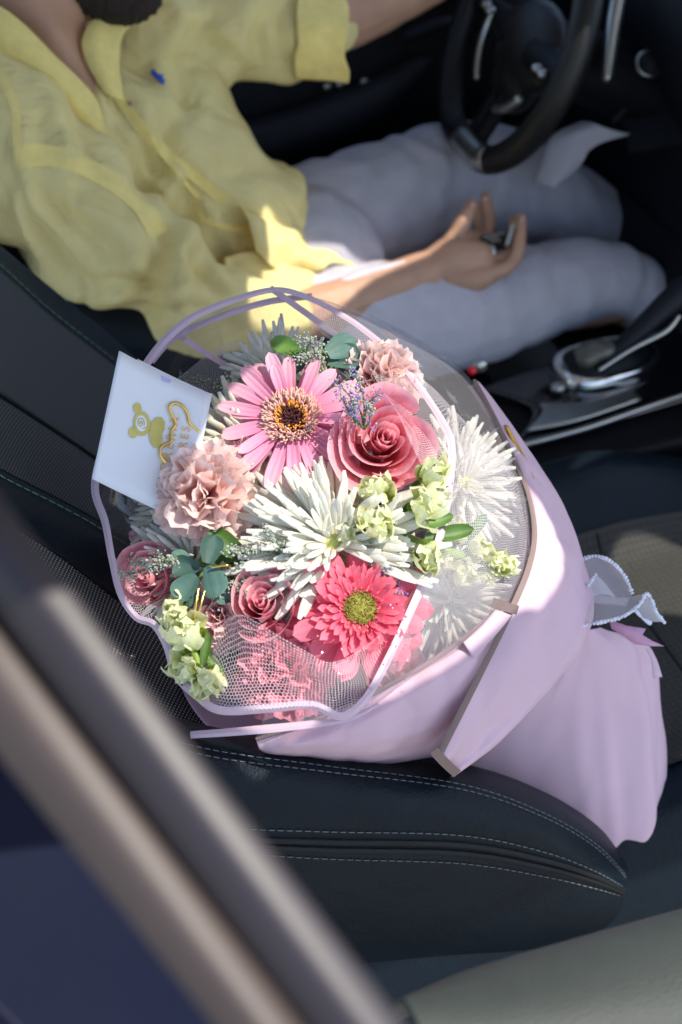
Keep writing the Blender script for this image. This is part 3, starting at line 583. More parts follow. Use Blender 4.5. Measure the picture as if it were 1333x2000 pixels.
# collar, open neckline, placket, seams, cuff: laid on the shirt's surface
from mathutils.bvhtree import BVHTree
_v = [v.co.copy() for v in sh.data.vertices]; _n = len(_v); SB = BVHTree.FromPolygons(_v+[v.co.copy() for v in nsl.data.vertices], [p.vertices[:] for p in sh.data.polygons]+[tuple(i+_n for i in p.vertices) for p in nsl.data.polygons])
def hitd(x, y, dflt, lift=.004):
    R = V(FW + RT*(x-666.5)/FPX + UP*(1000-y)/FPX); L_ = R.length; h = SB.ray_cast(V(CAM), R/L_)
    return (h[3]/L_ if h[0] else dflt)-lift
def laid(name, rows, nu, nv, mat, lift=.0025, thick=.0012, dflt=1.7, wob=0, parent=None):
    P = surf_pts([[(x, y, 0) for x, y in r] for r in rows], nu, nv); Q = np.array([[(q[0], q[1], hitd(q[0], q[1], dflt, lift)) for q in r] for r in P])
    for _ in range(2): Q[:, 1:-1, 2] = (Q[:, :-2, 2]+Q[:, 1:-1, 2]*2+Q[:, 2:, 2])/4
    G = np.array([[D(*q) for q in r] for r in Q]); o = mesh(name, G.reshape(-1, 3), gridfaces(nu, nv), mat); return wpart(o, parent or sh)
patch('collar', [[(-90,40,1.60),(0,115,1.595),(100,195,1.605),(165,262,1.635),(192,292,1.645)], [(-90,10,1.585),(10,70,1.575),(110,155,1.59),(180,232,1.622),(204,286,1.64)], [(-90,-40,1.60),(20,28,1.585),(120,120,1.60),(185,190,1.63),(212,280,1.645)]], 30, 12, M['shirt_seam'], sh, thick=.003, wob=.003)
patch('collar', [[(176,46,1.655),(161,82,1.645),(172,125,1.645),(203,182,1.65)], [(208,34,1.66),(192,75,1.645),(200,125,1.642),(222,192,1.65)], [(262,40,1.70),(236,80,1.675),(234,135,1.665),(240,200,1.662)]], 24, 10, M['shirt_seam'], sh, thick=.003, wob=.002)
patch('neck_opening', [[(-60,-20,1.64),(30,40,1.625),(120,130,1.635),(190,200,1.655),(226,236,1.665)], [(40,-40,1.61),(90,30,1.615),(150,110,1.638),(200,185,1.66),(232,236,1.668)], [(170,-20,1.63),(166,40,1.66),(176,100,1.672),(198,165,1.68),(226,232,1.675)]], 20, 12, M['skin'], pe, wob=.002)
laid('placket', [[(222,190),(262,250),(318,310),(372,352),(430,400)], [(243,186),(285,242),(338,296),(392,340),(448,388)]], 30, 6, M['shirt_seam'])
laid('placket_fold', [[(240,190),(280,255),(335,330),(385,390)], [(247,188),(288,252),(343,325),(393,384)]], 30, 4, M['shirt_seam'], .004)
laid('shoulder_seam', [[(30,280),(110,285),(200,322),(280,378),(330,450)], [(30,328),(110,326),(190,358),(258,408),(296,470)]], 40, 5, M['shirt_seam'], .0015)
laid('yoke_seam', [[(-20,130),(20,210),(25,290)], [(0,120),(38,205),(42,290)]], 24, 4, M['shirt_seam'], .0015)
laid('pocket_edge', [[(385,395),(400,425),(450,440),(508,446)], [(384,410),(398,434),(450,450),(508,455)]], 24, 4, M['shirt_seam'], .003)
laid('button', [[(250,196),(258,200)], [(248,204),(256,208)]], 4, 4, M['satin'], .007)
cuff = patch('sleeve_cuff', [[D(585, -30, 1.81), D(578, 40, 1.79), D(572, 110, 1.805), D(575, 158, 1.85)], [D(640, -30, 1.815), D(630, 40, 1.793), D(625, 110, 1.808), D(630, 158, 1.853)], [D(672, -30, 1.82), D(680, 40, 1.796), D(680, 110, 1.81), D(676, 160, 1.856)]], 24, 14, M['shirt_seam'], sh, px=False, thick=.002, wob=.010, wscale=22)
for q in ([[(297,134),(304,138)], [(294,144),(303,150)]], [[(304,140),(315,147)], [(301,151),(311,158)]], [[(313,148),(324,156)], [(309,157),(319,166)]], [[(316,144),(320,147)], [(312,150),(317,153)]]):
    laid('embroidered_logo', q, 5, 5, M['blue_thread'], .004)
# shirt tail, lit by the sun
patch('shirt_tail', [[(440,380,1.80),(500,372,1.83),(560,400,1.86),(620,450,1.89),(650,500,1.90)], [(470,410,1.75),(515,420,1.77),(565,440,1.80),(630,475,1.84),(705,518,1.865)], [(480,450,1.735),(520,470,1.742),(560,490,1.765),(610,505,1.80),(690,522,1.85)], [(490,500,1.74),(520,520,1.745),(550,530,1.765),(580,522,1.80),(640,520,1.86)]], 50, 30, M['shirt'], sh, thick=.002, wob=.014, wscale=26, seed=2)
patch('shirt_tail', [[(440,500,1.74),(520,500,1.76),(590,525,1.80),(640,560,1.83)], [(440,560,1.72),(520,560,1.74),(590,570,1.775),(640,590,1.81)], [(450,640,1.71),(530,640,1.73),(590,640,1.76),(640,640,1.79)]], 40, 26, M['shirt'], sh, thick=.002, wob=.012, wscale=24, seed=5)
# shorts
def cloth_folds(c, n): 
    t, r = lineax(c, hip_f, kn_f); return .006*fbm(c, 5, 3) + .0025*np.sin(30*t+6*fbm(c, 6, 8))
g = Geo(); g.tube([hip_f, D(760,410,2.09), D(920,350,2.14), D(1040,385,2.20), D(1170,460,2.30), D(1320,540,2.42)], [.115,.108,.10,.09,.08,.07], 18, 30); g.tube([D(480,520,1.95), D(600,520,1.95)], [.11,.12], 16, 6)
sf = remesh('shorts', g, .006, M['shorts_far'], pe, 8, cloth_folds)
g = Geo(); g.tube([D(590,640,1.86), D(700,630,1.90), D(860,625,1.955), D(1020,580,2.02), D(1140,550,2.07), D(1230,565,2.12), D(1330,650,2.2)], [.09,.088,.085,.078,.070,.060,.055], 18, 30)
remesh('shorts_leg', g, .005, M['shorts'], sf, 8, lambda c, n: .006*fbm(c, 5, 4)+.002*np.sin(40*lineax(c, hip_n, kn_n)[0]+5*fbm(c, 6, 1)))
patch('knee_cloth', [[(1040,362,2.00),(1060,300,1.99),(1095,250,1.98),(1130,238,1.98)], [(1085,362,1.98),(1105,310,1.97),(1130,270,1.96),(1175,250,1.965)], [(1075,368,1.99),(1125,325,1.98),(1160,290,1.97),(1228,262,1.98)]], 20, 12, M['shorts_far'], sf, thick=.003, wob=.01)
tube('waist_seam', [D(636,590,1.80), D(670,555,1.81), D(720,533,1.83), D(790,515,1.86)], [.006,.009,.008,.005], M['shorts'], sf, 8, 20)
g = Geo().tube([D(1262,470,2.25), D(1300,450,2.3), D(1345,445,2.3)], [.03,.035,.04], 12, 8); remesh('shoe', g, .006, M['shoe'], pe, 3)
# car key in the hand
ck = empty('car_key', D(965, 470, 1.92)); tag(ck, 'small dark car key fob with metal edges held in the hand', 'car key')
def obox(c, ax, h): return np.array(c), np.stack([np.asarray(a)/np.linalg.norm(a) for a in ax], 1), h
c, m_, h = obox(D(962, 470, 1.918), (RT*.95+UP*.2, UP*.8-FW*.5, FW), (.020,.011,.007)); g = Geo().box(c, h, m_); remesh('fob', g, .002, M['gloss'], ck, 6)
c, m_, h = obox(D(996, 460, 1.905), (RT*.3+UP*.95, RT, FW), (.016,.0028,.006)); Geo().box(c, h, m_).build('metal_edge', M['satin'], ck, False)
tube('key_ring', [D(952+14*math.cos(a), 486+5*math.sin(a), 1.905) for a in np.linspace(0, 6.28, 20, endpoint=False)], .0015, M['chrome'], ck, 6, None, True, True)
Geo().ell(D(965, 494, 1.897), (.004,.003,.004)).build('key_blade_pin', M['chrome'], ck)
# ================================================================== flowers
def fd(x, y):      # depth of the flower dome
    return 1.125 - (y-980)*1.5e-4 + 4.5e-7*((x-600)**2+(y-980)**2)
def flower(name, x, y, label, cat, a=0, b=.15, roll=0, scale=1, dd=0, group=None):
    o = empty(name, mat=facing(look(a, b), roll, D(x, y, fd(x, y)+dd), scale)); return tag(o, label, cat, group)
def gridmesh(name, fn, nu, nv, mat):
    us, vs_ = np.linspace(-1, 1, nu), np.linspace(0, 1, nv); U, W = np.meshgrid(us, vs_); P = fn(U, W)
    o = mesh(name, P.reshape(-1, 3), gridfaces(nu, nv), mat, None, True, np.stack([U*.5+.5, W], -1).reshape(-1, 2)); me = o.data; bpy.data.objects.remove(o); return me
def put(name, me, parent, loc=(0,0,0), rot=(0,0,0), sc=(1,1,1)):
    o = link(name, me, parent); o.location = loc; o.rotation_euler = rot; o.scale = sc; return o
# --- gerbera petals: local x along the petal, z towards the viewer
def strap(L, W, cup=.0, bend=.0, tip=.25, groove=.0006, seed=0, notch=.0):
    rs = np.random.RandomState(seed); k1, k2 = rs.uniform(-1, 1, 2)
    def f(u, v):
        w = W*(.42+.58*np.sin(np.clip(v*1.18, 0, 1)*math.pi/2)**.9)*np.where(v > 1-tip, np.sqrt(np.clip(1-((v-(1-tip))/tip)**2.4, 0, 1)), 1)
        x = L*(v - notch*np.abs(u)*sstep(.9, 1, v)); y = u*w*.5 + .04*L*k2*v*v
        z = cup*w*(u**2) + groove*np.cos(u*math.pi*2.5)*sstep(.05, .3, v)*(1-sstep(.85, 1, v)) + bend*L*v**2 + .02*L*k1*np.sin(v*5)
        return np.stack([x, y, z], -1)
    return f
GP = [gridmesh('petal', strap(.057, .0148, .12, b_, .34, .0007, k), 9, 14, M['gerb']) for k, b_ in enumerate((-.06, .04, .12, -.16, .0))]
GH = [gridmesh('petal', strap(.054, .021, -.10, b_, .30, .0006, k+9), 9, 12, M['gerb_hot']) for k, b_ in enumerate((-.12, .0, .08, -.2))]
GS = [gridmesh('petal', strap(.024, .0062, .1, b_, .3, .0002, k+20), 5, 7, M['gerb_hot']) for k, b_ in enumerate((.2, .0, .4))]
def cones(name, parent, pts, dirs, h, r, mat, jit=.3, seed=1):
    g = Geo(); rs = np.random.RandomState(seed)
    for p, d in zip(pts, dirs):
        d = np.asarray(d, float)+rs.normal(0, jit, 3)*.5; d /= np.linalg.norm(d); hh = h*rs.uniform(.7, 1.25)
        g.add(*tube_geo([np.asarray(p), np.asarray(p)+d*hh*.6, np.asarray(p)+d*hh], [r*.75, r, r*.5], 5, False))
    o = g.build(name, mat, parent, True, False); o['kind'] = 'stuff'; return o
def disc_pts(r0, r1, n, dome, seed=0):
    rs = np.random.RandomState(seed); r = np.sqrt(rs.uniform(r0*r0, r1*r1, n)); a = rs.uniform(0, 6.283, n)
    p = np.stack([r*np.cos(a), r*np.sin(a), dome*(1-(r/(r1+.02))**2)], -1); d = np.stack([np.cos(a)*r/r1*.6, np.sin(a)*r/r1*.6, np.ones(n)], -1); return p, d
# soft pink gerbera
g1 = flower('gerbera', 572, 822, 'soft pink gerbera daisy with dark maroon centre at the bouquet top', 'gerbera', -.12, .42, 0, 1.06, -.03)
rs = np.random.RandomState(3)
for row, (n, r0, tl, sc) in enumerate(((19, .012, -.16, 1.0), (18, .011, .02, .93), (10, .012, .14, .78))):
    for k in range(n):
        a = (k+.5*row+rs.uniform(-.25, .25))*2*math.pi/n; 
        if row == 2 and rs.rand() < .3: continue
        s_ = sc*rs.uniform(.88, 1.08); rz = tl+rs.uniform(-.12, .10)
        put('petal', random.choice(GP), g1, (r0*math.cos(a), r0*math.sin(a), .002+.002*row), (rs.uniform(-.25, .25), -rz, a), (s_, s_*rs.uniform(.85, 1.05), s_)).rotation_mode = 'XYZ'
p, d = disc_pts(.0, .010, 150, .001); Geo().ell((0,0,-.001), (.021,.021,.006)).build('disc', M['gerb_core'], g1, True, False)
cones('disc_centre', g1, p+np.array([0,0,.003]), d, .0055, .0007, M['gerb_core'])
p, d = disc_pts(.0085, .0130, 110, .004, 2); cones('stamen_ring', g1, p+np.array([0,0,.002]), d, .0055, .0008, M['gerb_orange'], .5)
p, d = disc_pts(.0122, .0205, 420, .004, 5); cones('disc_florets', g1, p+np.array([0,0,.002]), d*np.array([1.5,1.5,1]), .0085, .0009, M['gerb_fluff'], .7)
tube('stem', [(0,0,-.004),(.0,-.01,-.08)], .003, M['stem'], g1, 8, None, False)
# hot pink gerbera
g2 = flower('gerbera', 702, 1190, 'hot pink double gerbera with olive centre beside the lower net', 'gerbera', .10, .20, .4, .98, -.055)
for row, (n, r0, tl, sc) in enumerate(((15, .010, -.18, 1.0), (13, .012, .0, .9))):
    for k in range(n):
        a = (k+.5*row+rs.uniform(-.2, .2))*2*math.pi/n; s_ = sc*rs.uniform(.9, 1.06)
        put('petal', random.choice(GH), g2, (r0*math.cos(a), r0*math.sin(a), .002*row), (rs.uniform(-.3, .3), -(tl+rs.uniform(-.14, .12)), a), (s_, s_, s_))
for row, (n, r0, tl, sc) in enumerate(((34, .013, .16, 1.2), (34, .0125, .38, .95), (26, .012, .65, .72))):
    for k in range(n):
        a = (k+rs.uniform(-.4, .4))*2*math.pi/n; s_ = sc*rs.uniform(.85, 1.15)
        put('inner_petal', random.choice(GS), g2, (r0*math.cos(a), r0*math.sin(a), .003+.001*row), (rs.uniform(-.4, .4), -(tl+rs.uniform(-.1, .1)), a), (s_, s_, s_))
Geo().ell((0,0,.004), (.0145,.0145,.006)).build('disc', M['gerb_olive'], g2, True, False)
p, d = disc_pts(0, .014, 330, .006, 3); cones('disc_centre', g2, p+np.array([0,0,.003]), d, .0022, .0005, M['gerb_olive'], .3)
p, d = disc_pts(.0135, .0175, 160, .003, 6); cones('disc_florets', g2, p+np.array([0,0,.003]), d*np.array([1.5,1.5,1]), .0065, .0008, M['gerb_hotfl'], .6)
# --- roses
def rose(x, y, label, R=.046, a=0, b=.2, roll=0, dd=0, n=24, mat='rose', open_=1.0):
    o = flower('rose', x, y, label, 'rose', a, b, roll, 1, dd); rs = np.random.RandomState(int(x))
    for i in range(n):
        t = i/(n-1); r = R*(.05+.40*t+.45*t**2.2); h = R*(1.0-.12*t-.06*t*t+rs.uniform(-.05, .05)); sp = math.radians(100 if t < .35 else 78); th0 = i*2.2+rs.uniform(-.5, .5)
        curl = open_*R*(.03+.36*t**1.6)*rs.uniform(.8, 1.25); tl = rs.uniform(-.10, .10)*R; wv = rs.uniform(0, 6.28); pt = rs.uniform(-.25, .25)
        def f(u, v, r=r, h=h, sp=sp, th0=th0, curl=curl, t=t, wv=wv, tl=tl, pt=pt):
            e = 1-.34*np.abs(u-pt)**3.2+.022*np.sin(7*u+wv)+.012*np.sin(15*u+2*wv); vv = v*e
            an = th0+u*sp*(.55+.45*np.sin(np.clip(v, 0, 1)*math.pi/2)) 
            rad = r*(.30+.70*np.sin(np.clip(vv*1.15, 0, 1)*math.pi/2)**.7) - r*.16*u*(1-t*.4) + curl*np.clip(vv-.62, 0, 1)**1.4*4.0*.55 + R*.035*np.sin(3*u+wv)*v*(.3+t)
            z = -R*.55+ (h+R*.55)*vv - curl*np.clip(vv-.74, 0, 1)**1.2*2.6*t + tl*u
            return np.stack([rad*np.cos(an), rad*np.sin(an), z], -1)
        me = gridmesh('petal', f, 17, 13, M[mat]); q = put('petal', me, o)
    tube('stem', [(0,0,-R*.6),(0,0,-R*2.4)], .003, M['stem'], o, 8, None, False); return o
rose(745, 872, 'large open pink rose right of the soft pink gerbera', .0455, .10, .18, .4, -.03, 20)
rose(523, 1188, 'small deep pink rose between dusty carnation and hot pink gerbera', .034, -.15, .30, 1.2, -.03, 18, open_=.6)
rose(306, 1132, 'pink rose at the far left edge of the bouquet', .032, -.25, .15, 2.0, -.012, 18, open_=.5)
rose(760, 1300, 'pink rose behind the film at the lower right', .032, .4, .0, .6, .03, 14, open_=.8)
# --- carnations
def ruffle(L, W, seed, curl):
    rs = np.random.RandomState(seed); ph = rs.uniform(0, 6.28, 4)
    def f(u, v):
        w = W*(.12+.88*v**.85); ed = 1 + .05*np.sin(u*11+ph[0])*v + .035*np.sin(u*27+ph[3]) * sstep(.8, 1, v) - .16*u*u
        an = u*.95; x = L*v*ed*np.cos(an*.75); y = w*np.sin(an)*(.65+.35*v)
        z = sstep(.25, 1, v)*L*(.11*np.sin(u*6.5+ph[1])+.06*np.sin(u*13+ph[2])) + curl*L*v*v
        return np.stack([x, y, z], -1)
    return f
def carn_set(mat): return [gridmesh('petal', ruffle(.037, .027, k, c_), 19, 9, M[mat]) for k, c_ in enumerate((.1, -.1, .25, -.25, .0, .15))]
CP = {k: carn_set(k) for k in ('carn', 'carn2', 'carn3')}
def carnation(x, y, label, sc=1, a=0, b=.2, dd=0, mat='carn', n=64):
    o = flower('carnation', x, y, label, 'carnation', a, b, 0, sc, dd); rs = np.random.RandomState(int(x+y))
    for i in range(n):
        t = (i+.5)/n; az = i*2.399; el = math.pi/2*(1-t**.62)*1.0 - .22*t + rs.uniform(-.16, .16); s_ = rs.uniform(.78, 1.05)*(.84+.16*t)
        m = Matrix.Rotation(az+rs.uniform(-.2, .2), 4, 'Z') @ Matrix.Rotation(-el, 4, 'Y') @ Matrix.Rotation(rs.uniform(-.9, .9)*(1.1-t*.6), 4, 'X')
        q = link('petal', random.choice(CP[mat]), o); q.matrix_basis = Matrix.Translation((rs.uniform(-.003,.003), rs.uniform(-.003,.003), -.006*t)) @ m @ Matrix.Scale(s_, 4)
    g = Geo().tube([(0,0,-.004),(0,0,-.03)], [.006,.008], 10); g.build('calyx', M['green'], o, True, False); return o
carnation(400, 965, 'large peach pink carnation overlapping the white card', 1.30, -.15, .15, -.035)
carnation(742, 738, 'peach carnation behind the top of the large rose', 1.15, .12, .40, -.02)
carnation(430, 1200, 'dusty pink carnation above the lower left net edge', 1.0, -.1, .1, -.02, 'carn2')
carnation(560, 1300, 'deep pink carnation half hidden under the lower net flap', 1.35, .0, .1, -.035, 'carn3', 60)
carnation(305, 1040, 'shaded dusty carnation behind the left white chrysanthemum', .8, -.4, .3, .055, 'carn2', 44)
# --- spider chrysanthemums
def floret(L, R, up, seed):
    rs = np.random.RandomState(seed); k = rs.uniform(-.08, .08); t = np.linspace(0, 1, 8)
    P = np.stack([L*t*(1-.12*abs(up)*t), L*k*np.sin(t*3), L*up*t**2.0], -1); R_ = R*(.50+.50*np.sin(t*1.9+.15)); R_[-1] = R*.42; R_[-2] *= .88
    T, Nn, B = frames(P); th = np.linspace(0, 6.283, 7)[:-1]
    vs = (P[:, None]+R_[:, None, None]*(np.cos(th)[None, :, None]*Nn[:, None]+.48*np.sin(th)[None, :, None]*B[:, None])).reshape(-1, 3); F = []
    for j in range(7):
        for i in range(6): F.append((j*6+i, j*6+(i+1) % 6, (j+1)*6+(i+1) % 6, (j+1)*6+i))
    F.append(tuple(range(42, 48))); uv = np.stack([np.tile(th/6.283, 8), np.repeat(t, 6)], -1); return vs, F, uv
def floret_set(mat):
    r_ = []
    for k, (L, up) in enumerate(((.07, .18), (.07, .02), (.066, .32), (.072, -.12), (.06, .45), (.068, -.04))):
        vs, F, uv = floret(L, .0033, up, k); o = mesh('floret', vs, F, M[mat], None, True, uv); r_.append(o.data); bpy.data.objects.remove(o)
    return r_
FL = {'mum': floret_set('mum'), 'mum_cream': floret_set('mum_cream')}
AVOID = [(745,872,98),(572,822,112),(697,1190,92),(400,965,80),(742,735,55)]
def mum(x, y, label, R=1.0, a=0, b=.2, dd=0, mat='mum', n=170, up=1.0, avoid=None, fat=(1.0, 1.0)):
    o = flower('chrysanthemum', x, y, label, 'chrysanthemum', a, b, random.uniform(0, 6), R, dd); rs = np.random.RandomState(int(x*3+y))
    for i in range(n):
        t = (i+.5)/n; az = i*2.399+rs.uniform(-.16, .16); el = (math.pi/2*(1-t**.24)*.80 - .06*t + .04 + rs.uniform(-.09, .09))*up
        s_ = (.22+.78*t**.42)*rs.uniform(.84, 1.10)
        m = Matrix.Rotation(az, 4, 'Z') @ Matrix.Rotation(-el, 4, 'Y') @ Matrix.Rotation(rs.uniform(-.5, .5), 4, 'X')
        mb = Matrix.Translation((0, 0, -.010*t)) @ m @ Matrix.Diagonal((s_, (s_*.55+.45)*fat[0], (s_*.55+.45)*fat[1], 1)); bad = False
        for L_ in (.04, .07):
            tp = np.array((o.matrix_basis @ mb @ Vector((L_, 0, .006))))-CAM; dz = tp@FW; qx, qy = 666.5+FPX*(tp@RT)/dz, 1000-FPX*(tp@UP)/dz
            bad = bad or any((qx-ax)**2+(qy-ay)**2 < ar*ar for ax, ay, ar in (avoid or AVOID))
        if bad: continue
        q = link('floret', random.choice(FL[mat]), o); q.matrix_basis = mb
    Geo().ell((0,0,.001), (.007,.007,.006)).build('centre', M['mum_core'], o, True, False); Geo().tube([(0,0,-.012),(0,0,-.08)], [.009,.004], 8).build('stem', M['stem'], o, True, False); return o
mum(652, 1062, 'largest white spider chrysanthemum in the middle of the bouquet', 1.36, -.10, .22, -.04, n=299, avoid=[(745,872,80),(572,822,75),(706,1205,104),(400,965,60)], fat=(1.0, .5))
mum(492, 880, 'cream chrysanthemum tucked under the soft pink gerbera', 1.12, -.2, .25, -.005, 'mum_cream', 200, avoid=[(585,822,112),(400,965,45)])
mum(376, 1105, 'white chrysanthemum below the large peach carnation', 1.0, -.35, .0, -.005, n=170, avoid=[(400,965,62)])
mum(548, 735, 'greyish white chrysanthemum in shade behind the soft pink gerbera', .95, -.1, .5, .04, n=150, avoid=[(572,822,85)])
mum(905, 945, 'white chrysanthemum behind the net right of the large rose', 1.1, .55, .15, .055, n=190)
mum(885, 1175, 'white chrysanthemum behind the net right of the hot pink gerbera', 1.0, .6, -.1, .04, n=170)
mum(800, 1130, 'small white chrysanthemum under the cream stock blossoms', .6, .3, .0, .03, n=90)
mum(355, 985, 'cream chrysanthemum peeking out left of the peach carnation', .95, -.45, .1, .015, 'mum_cream', 150, avoid=[(400,965,48)])
mum(640, 930, 'cream chrysanthemum deep between pink gerbera and large rose', .9, .0, .2, .02, 'mum_cream', 120, avoid=[(745,872,95),(572,822,105)])
# --- stock blossoms on stems
def spoon(L, W, seed):
    rs = np.random.RandomState(seed); ph = rs.uniform(0, 6.28, 4); k = rs.uniform(.5, .85)
    def f(u, v):
        w = W*np.sin(np.clip(.25+v*1.75, 0, 3.0))**.75*.5; e = 1-.22*u*u+.06*np.sin(5*u+ph[0])*v
        return np.stack([L*v*e*np.cos(k*v*1.3), u*w*2.0*(.9+.1*np.cos(ph[1]+5*v)), L*np.sin(k*v*1.5)*.75*v + W*.30*u*u*(1-.4*v) + L*.10*np.sin(6*u+ph[2]+3*v)*v + L*.05*np.sin(11*u+ph[3])*v*v], -1)
    return f
ST = [gridmesh('petal', spoon(.0185, .0088, k), 13, 9, M['stock']) for k in range(6)]
LE = [gridmesh('sepal', strap(.014, .007, .35, .25, .6, 0, k), 5, 6, M['green_lt']) for k in range(2)]
def blossom(par, c, n, dirv, s_, seed):
    rs = np.random.RandomState(seed); z = V(dirv).normalized(); b = empty('blossom', mat=facing(z, rs.uniform(0, 6), c, s_)); b.parent = par; b.matrix_parent_inverse = par.matrix_basis.inverted()
    m_ = n+3
    for k in range(m_):
        t = k/max(1, m_-1); a = k*2.399+rs.uniform(-.4, .4); el = 1.35-1.0*t+rs.uniform(-.18, .18); sc = (.62+.40*t)*rs.uniform(.9, 1.1)
        put('petal', random.choice(ST), b, (0, 0, -.003*t), (rs.uniform(-.4, .4), -el, a), (sc, sc, sc))
    for k in range(3):
        a = k*2.1+rs.uniform(-.3, .3); put('sepal', LE[k % 2], b, (0, 0, -.009), (0, -.7, a))
def stock(label, stem, bl, leaves=()):
    c0 = D(*stem[0]); o = empty('stock_stem', c0); tag(o, label, 'stock flower')
    tube('stem', [D(*p) for p in stem], [.0045, .003], M['green_lt'], o, 10, 16)
    for i, (x, y, d, a, b, s_, n) in enumerate(bl): blossom(o, D(x, y, d), n, look(a, b), s_*1.32, i+int(x))
    for i, (x, y, d, a, b, ang, s_) in enumerate(leaves):
        q = mesh('leaf', [(0,0,0)], [], None); bpy.data.objects.remove(q); m = facing(look(a, b), ang, D(x, y, d), s_)
        l_ = link('leaf', LEAFM, o); l_.matrix_parent_inverse = o.matrix_basis.inverted(); l_.matrix_basis = m
    return o
LEAFM = gridmesh('leaf', strap(.040, .014, .25, .15, .7, .0003, 4), 7, 10, M['green'])
stock('cream stock stem with open blossoms below the large rose', [(900,1085,1.14),(820,1060,1.10),(775,1035,1.10),(745,990,1.10)],
      [(742,968,1.085,-.2,.5,1.35,6),(838,940,1.085,.4,.4,1.5,6),(826,988,1.07,.3,.2,1.5,6),(690,1042,1.075,-.4,.1,1.05,4),(738,1032,1.065,-.1,.3,1.45,7),(826,1080,1.075,.3,-.3,1.3,6),(752,1078,1.08,0,-.5,1.1,5),(786,1052,1.085,.1,-.4,.55,3),(700,1010,1.10,-.4,.4,.7,4)],
      [(770,1020,1.085,.1,.5,1.9,.8),(790,1010,1.08,.2,.4,1.2,.9),(800,1030,1.075,.3,.3,.3,1.0),(830,1050,1.085,.3,.2,.2,1.1),(755,1000,1.09,0,.5,1.7,.8)])
stock('green budded stock tip behind the right hand net', [(830,1075,1.14),(900,1085,1.15),(985,1110,1.16)],
      [(885,1040,1.145,.3,.3,1.1,5),(925,1078,1.145,.4,.1,1.15,5),(960,1095,1.145,.5,0,1.05,4),(985,1105,1.15,.6,-.1,.9,4),(900,1110,1.145,.3,-.3,1.05,5),(945,1120,1.15,.4,-.4,.9,4),(862,1085,1.14,.2,-.1,1.1,5)],
      [(850,1060,1.14,.3,.3,.4,1.1),(905,1060,1.15,.4,.3,.9,.9)])
stock('pale green stock stem at the lower left film edge', [(400,1370,1.10),(385,1290,1.10),(362,1215,1.11)],
      [(352,1208,1.085,-.3,.3,1.25,6),(372,1248,1.065,-.2,.5,1.55,6),(368,1308,1.06,-.2,.2,1.3,6),(405,1325,1.055,.2,-.2,1.35,6),(350,1180,1.09,-.4,.4,.8,4)],
      [(385,1275,1.075,.1,.3,1.8,.7),(395,1300,1.07,.2,.2,1.4,.7),(400,1270,1.08,.3,.3,-1.0,.8)])
# --- eucalyptus
ROUND = [gridmesh('leaf', strap(.026, .023, c_, .18, .62, .0004, k+40), 9, 10, M['euc']) for k, c_ in enumerate((.25, -.1, .4))]
GRN = [gridmesh('leaf', strap(.036, .020, c_, .15, .65, .0003, k+50), 9, 10, M['green']) for k, c_ in enumerate((.25, -.1))]
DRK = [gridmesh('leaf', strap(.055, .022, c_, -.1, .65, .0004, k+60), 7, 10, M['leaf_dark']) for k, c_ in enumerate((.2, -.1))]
def sprig(name, label, cat, stem, leaves, ms, mat='stem'):
    o = empty(name, D(*stem[0])); tag(o, label, cat); tube('stem', [D(*p) for p in stem], [.003, .002], M[mat], o, 8, 12)
    for x, y, d, a, b, ang, s_, k in leaves:
        l_ = link('leaf', ms[k % len(ms)], o); l_.matrix_parent_inverse = o.matrix_basis.inverted(); l_.matrix_basis = facing(look(a, b), ang, D(x, y, d), s_)
    return o
sprig('eucalyptus_sprig', 'blue green eucalyptus sprig below the peach carnation', 'eucalyptus', [(430,1085,1.11),(405,1110,1.09),(385,1140,1.09)],
      [(405,1100,1.078,.3,.3,1.4,.95,0),(408,1105,1.075,-.3,.2,-1.2,1.15,1),(390,1110,1.085,-.4,.3,3.0,.9,2),(385,1125,1.08,-.2,0,-2.3,1.0,0),(375,1135,1.085,-.3,-.2,-1.6,.85,1),(415,1130,1.078,.2,-.2,-.9,.95,2),(372,1105,1.09,-.3,.5,2.5,.8,1)], ROUND)
sprig('eucalyptus_sprig', 'curled green eucalyptus leaves left of the large white chrysanthemum', 'eucalyptus', [(500,1120,1.14),(480,1095,1.11),(460,1080,1.10)],
      [(480,1090,1.095,.2,.2,2.6,1.1,0),(470,1085,1.09,-.3,-.5,-1.6,1.0,1),(490,1100,1.10,.4,.1,.2,1.0,0),(455,1085,1.1,-.5,.2,3.3,.9,1)], GRN)
sprig('eucalyptus_sprig', 'eucalyptus leaves at the top beside pale limonium', 'eucalyptus', [(650,740,1.20),(640,705,1.19),(625,680,1.18)],
      [(640,705,1.16,.2,.3,.2,1.2,0),(600,690,1.165,-.2,.4,2.8,1.0,2),(640,690,1.155,.3,.3,.6,1.15,1),(660,710,1.16,.5,.1,-.4,1.0,0),(595,705,1.17,-.3,.1,-2.8,.85,1)], ROUND[:2]+GRN[:1])
# dark foliage deep between the flowers
rs = np.random.RandomState(11)
for i, (x, y) in enumerate(((470,1130),(560,1240),(640,800),(480,1100),(760,1260),(420,1080),(720,1110),(500,1260))):
    o = sprig('ruscus_sprig', None, None, [(x+60, y+60, 1.28), (x+20, y+20, 1.23), (x, y, 1.18)], [(x+rs.uniform(-40, 40), y+rs.uniform(-40, 40), 1.185+rs.uniform(-.02, .03), rs.uniform(-.5, .5), rs.uniform(-.3, .5), rs.uniform(0, 6.28), rs.uniform(.5, .95), k) for k in range(9)], DRK)
    tag(o, 'dark green leaf sprig deep between the bouquet flowers', 'foliage', 'dark leaf sprigs between the flowers')
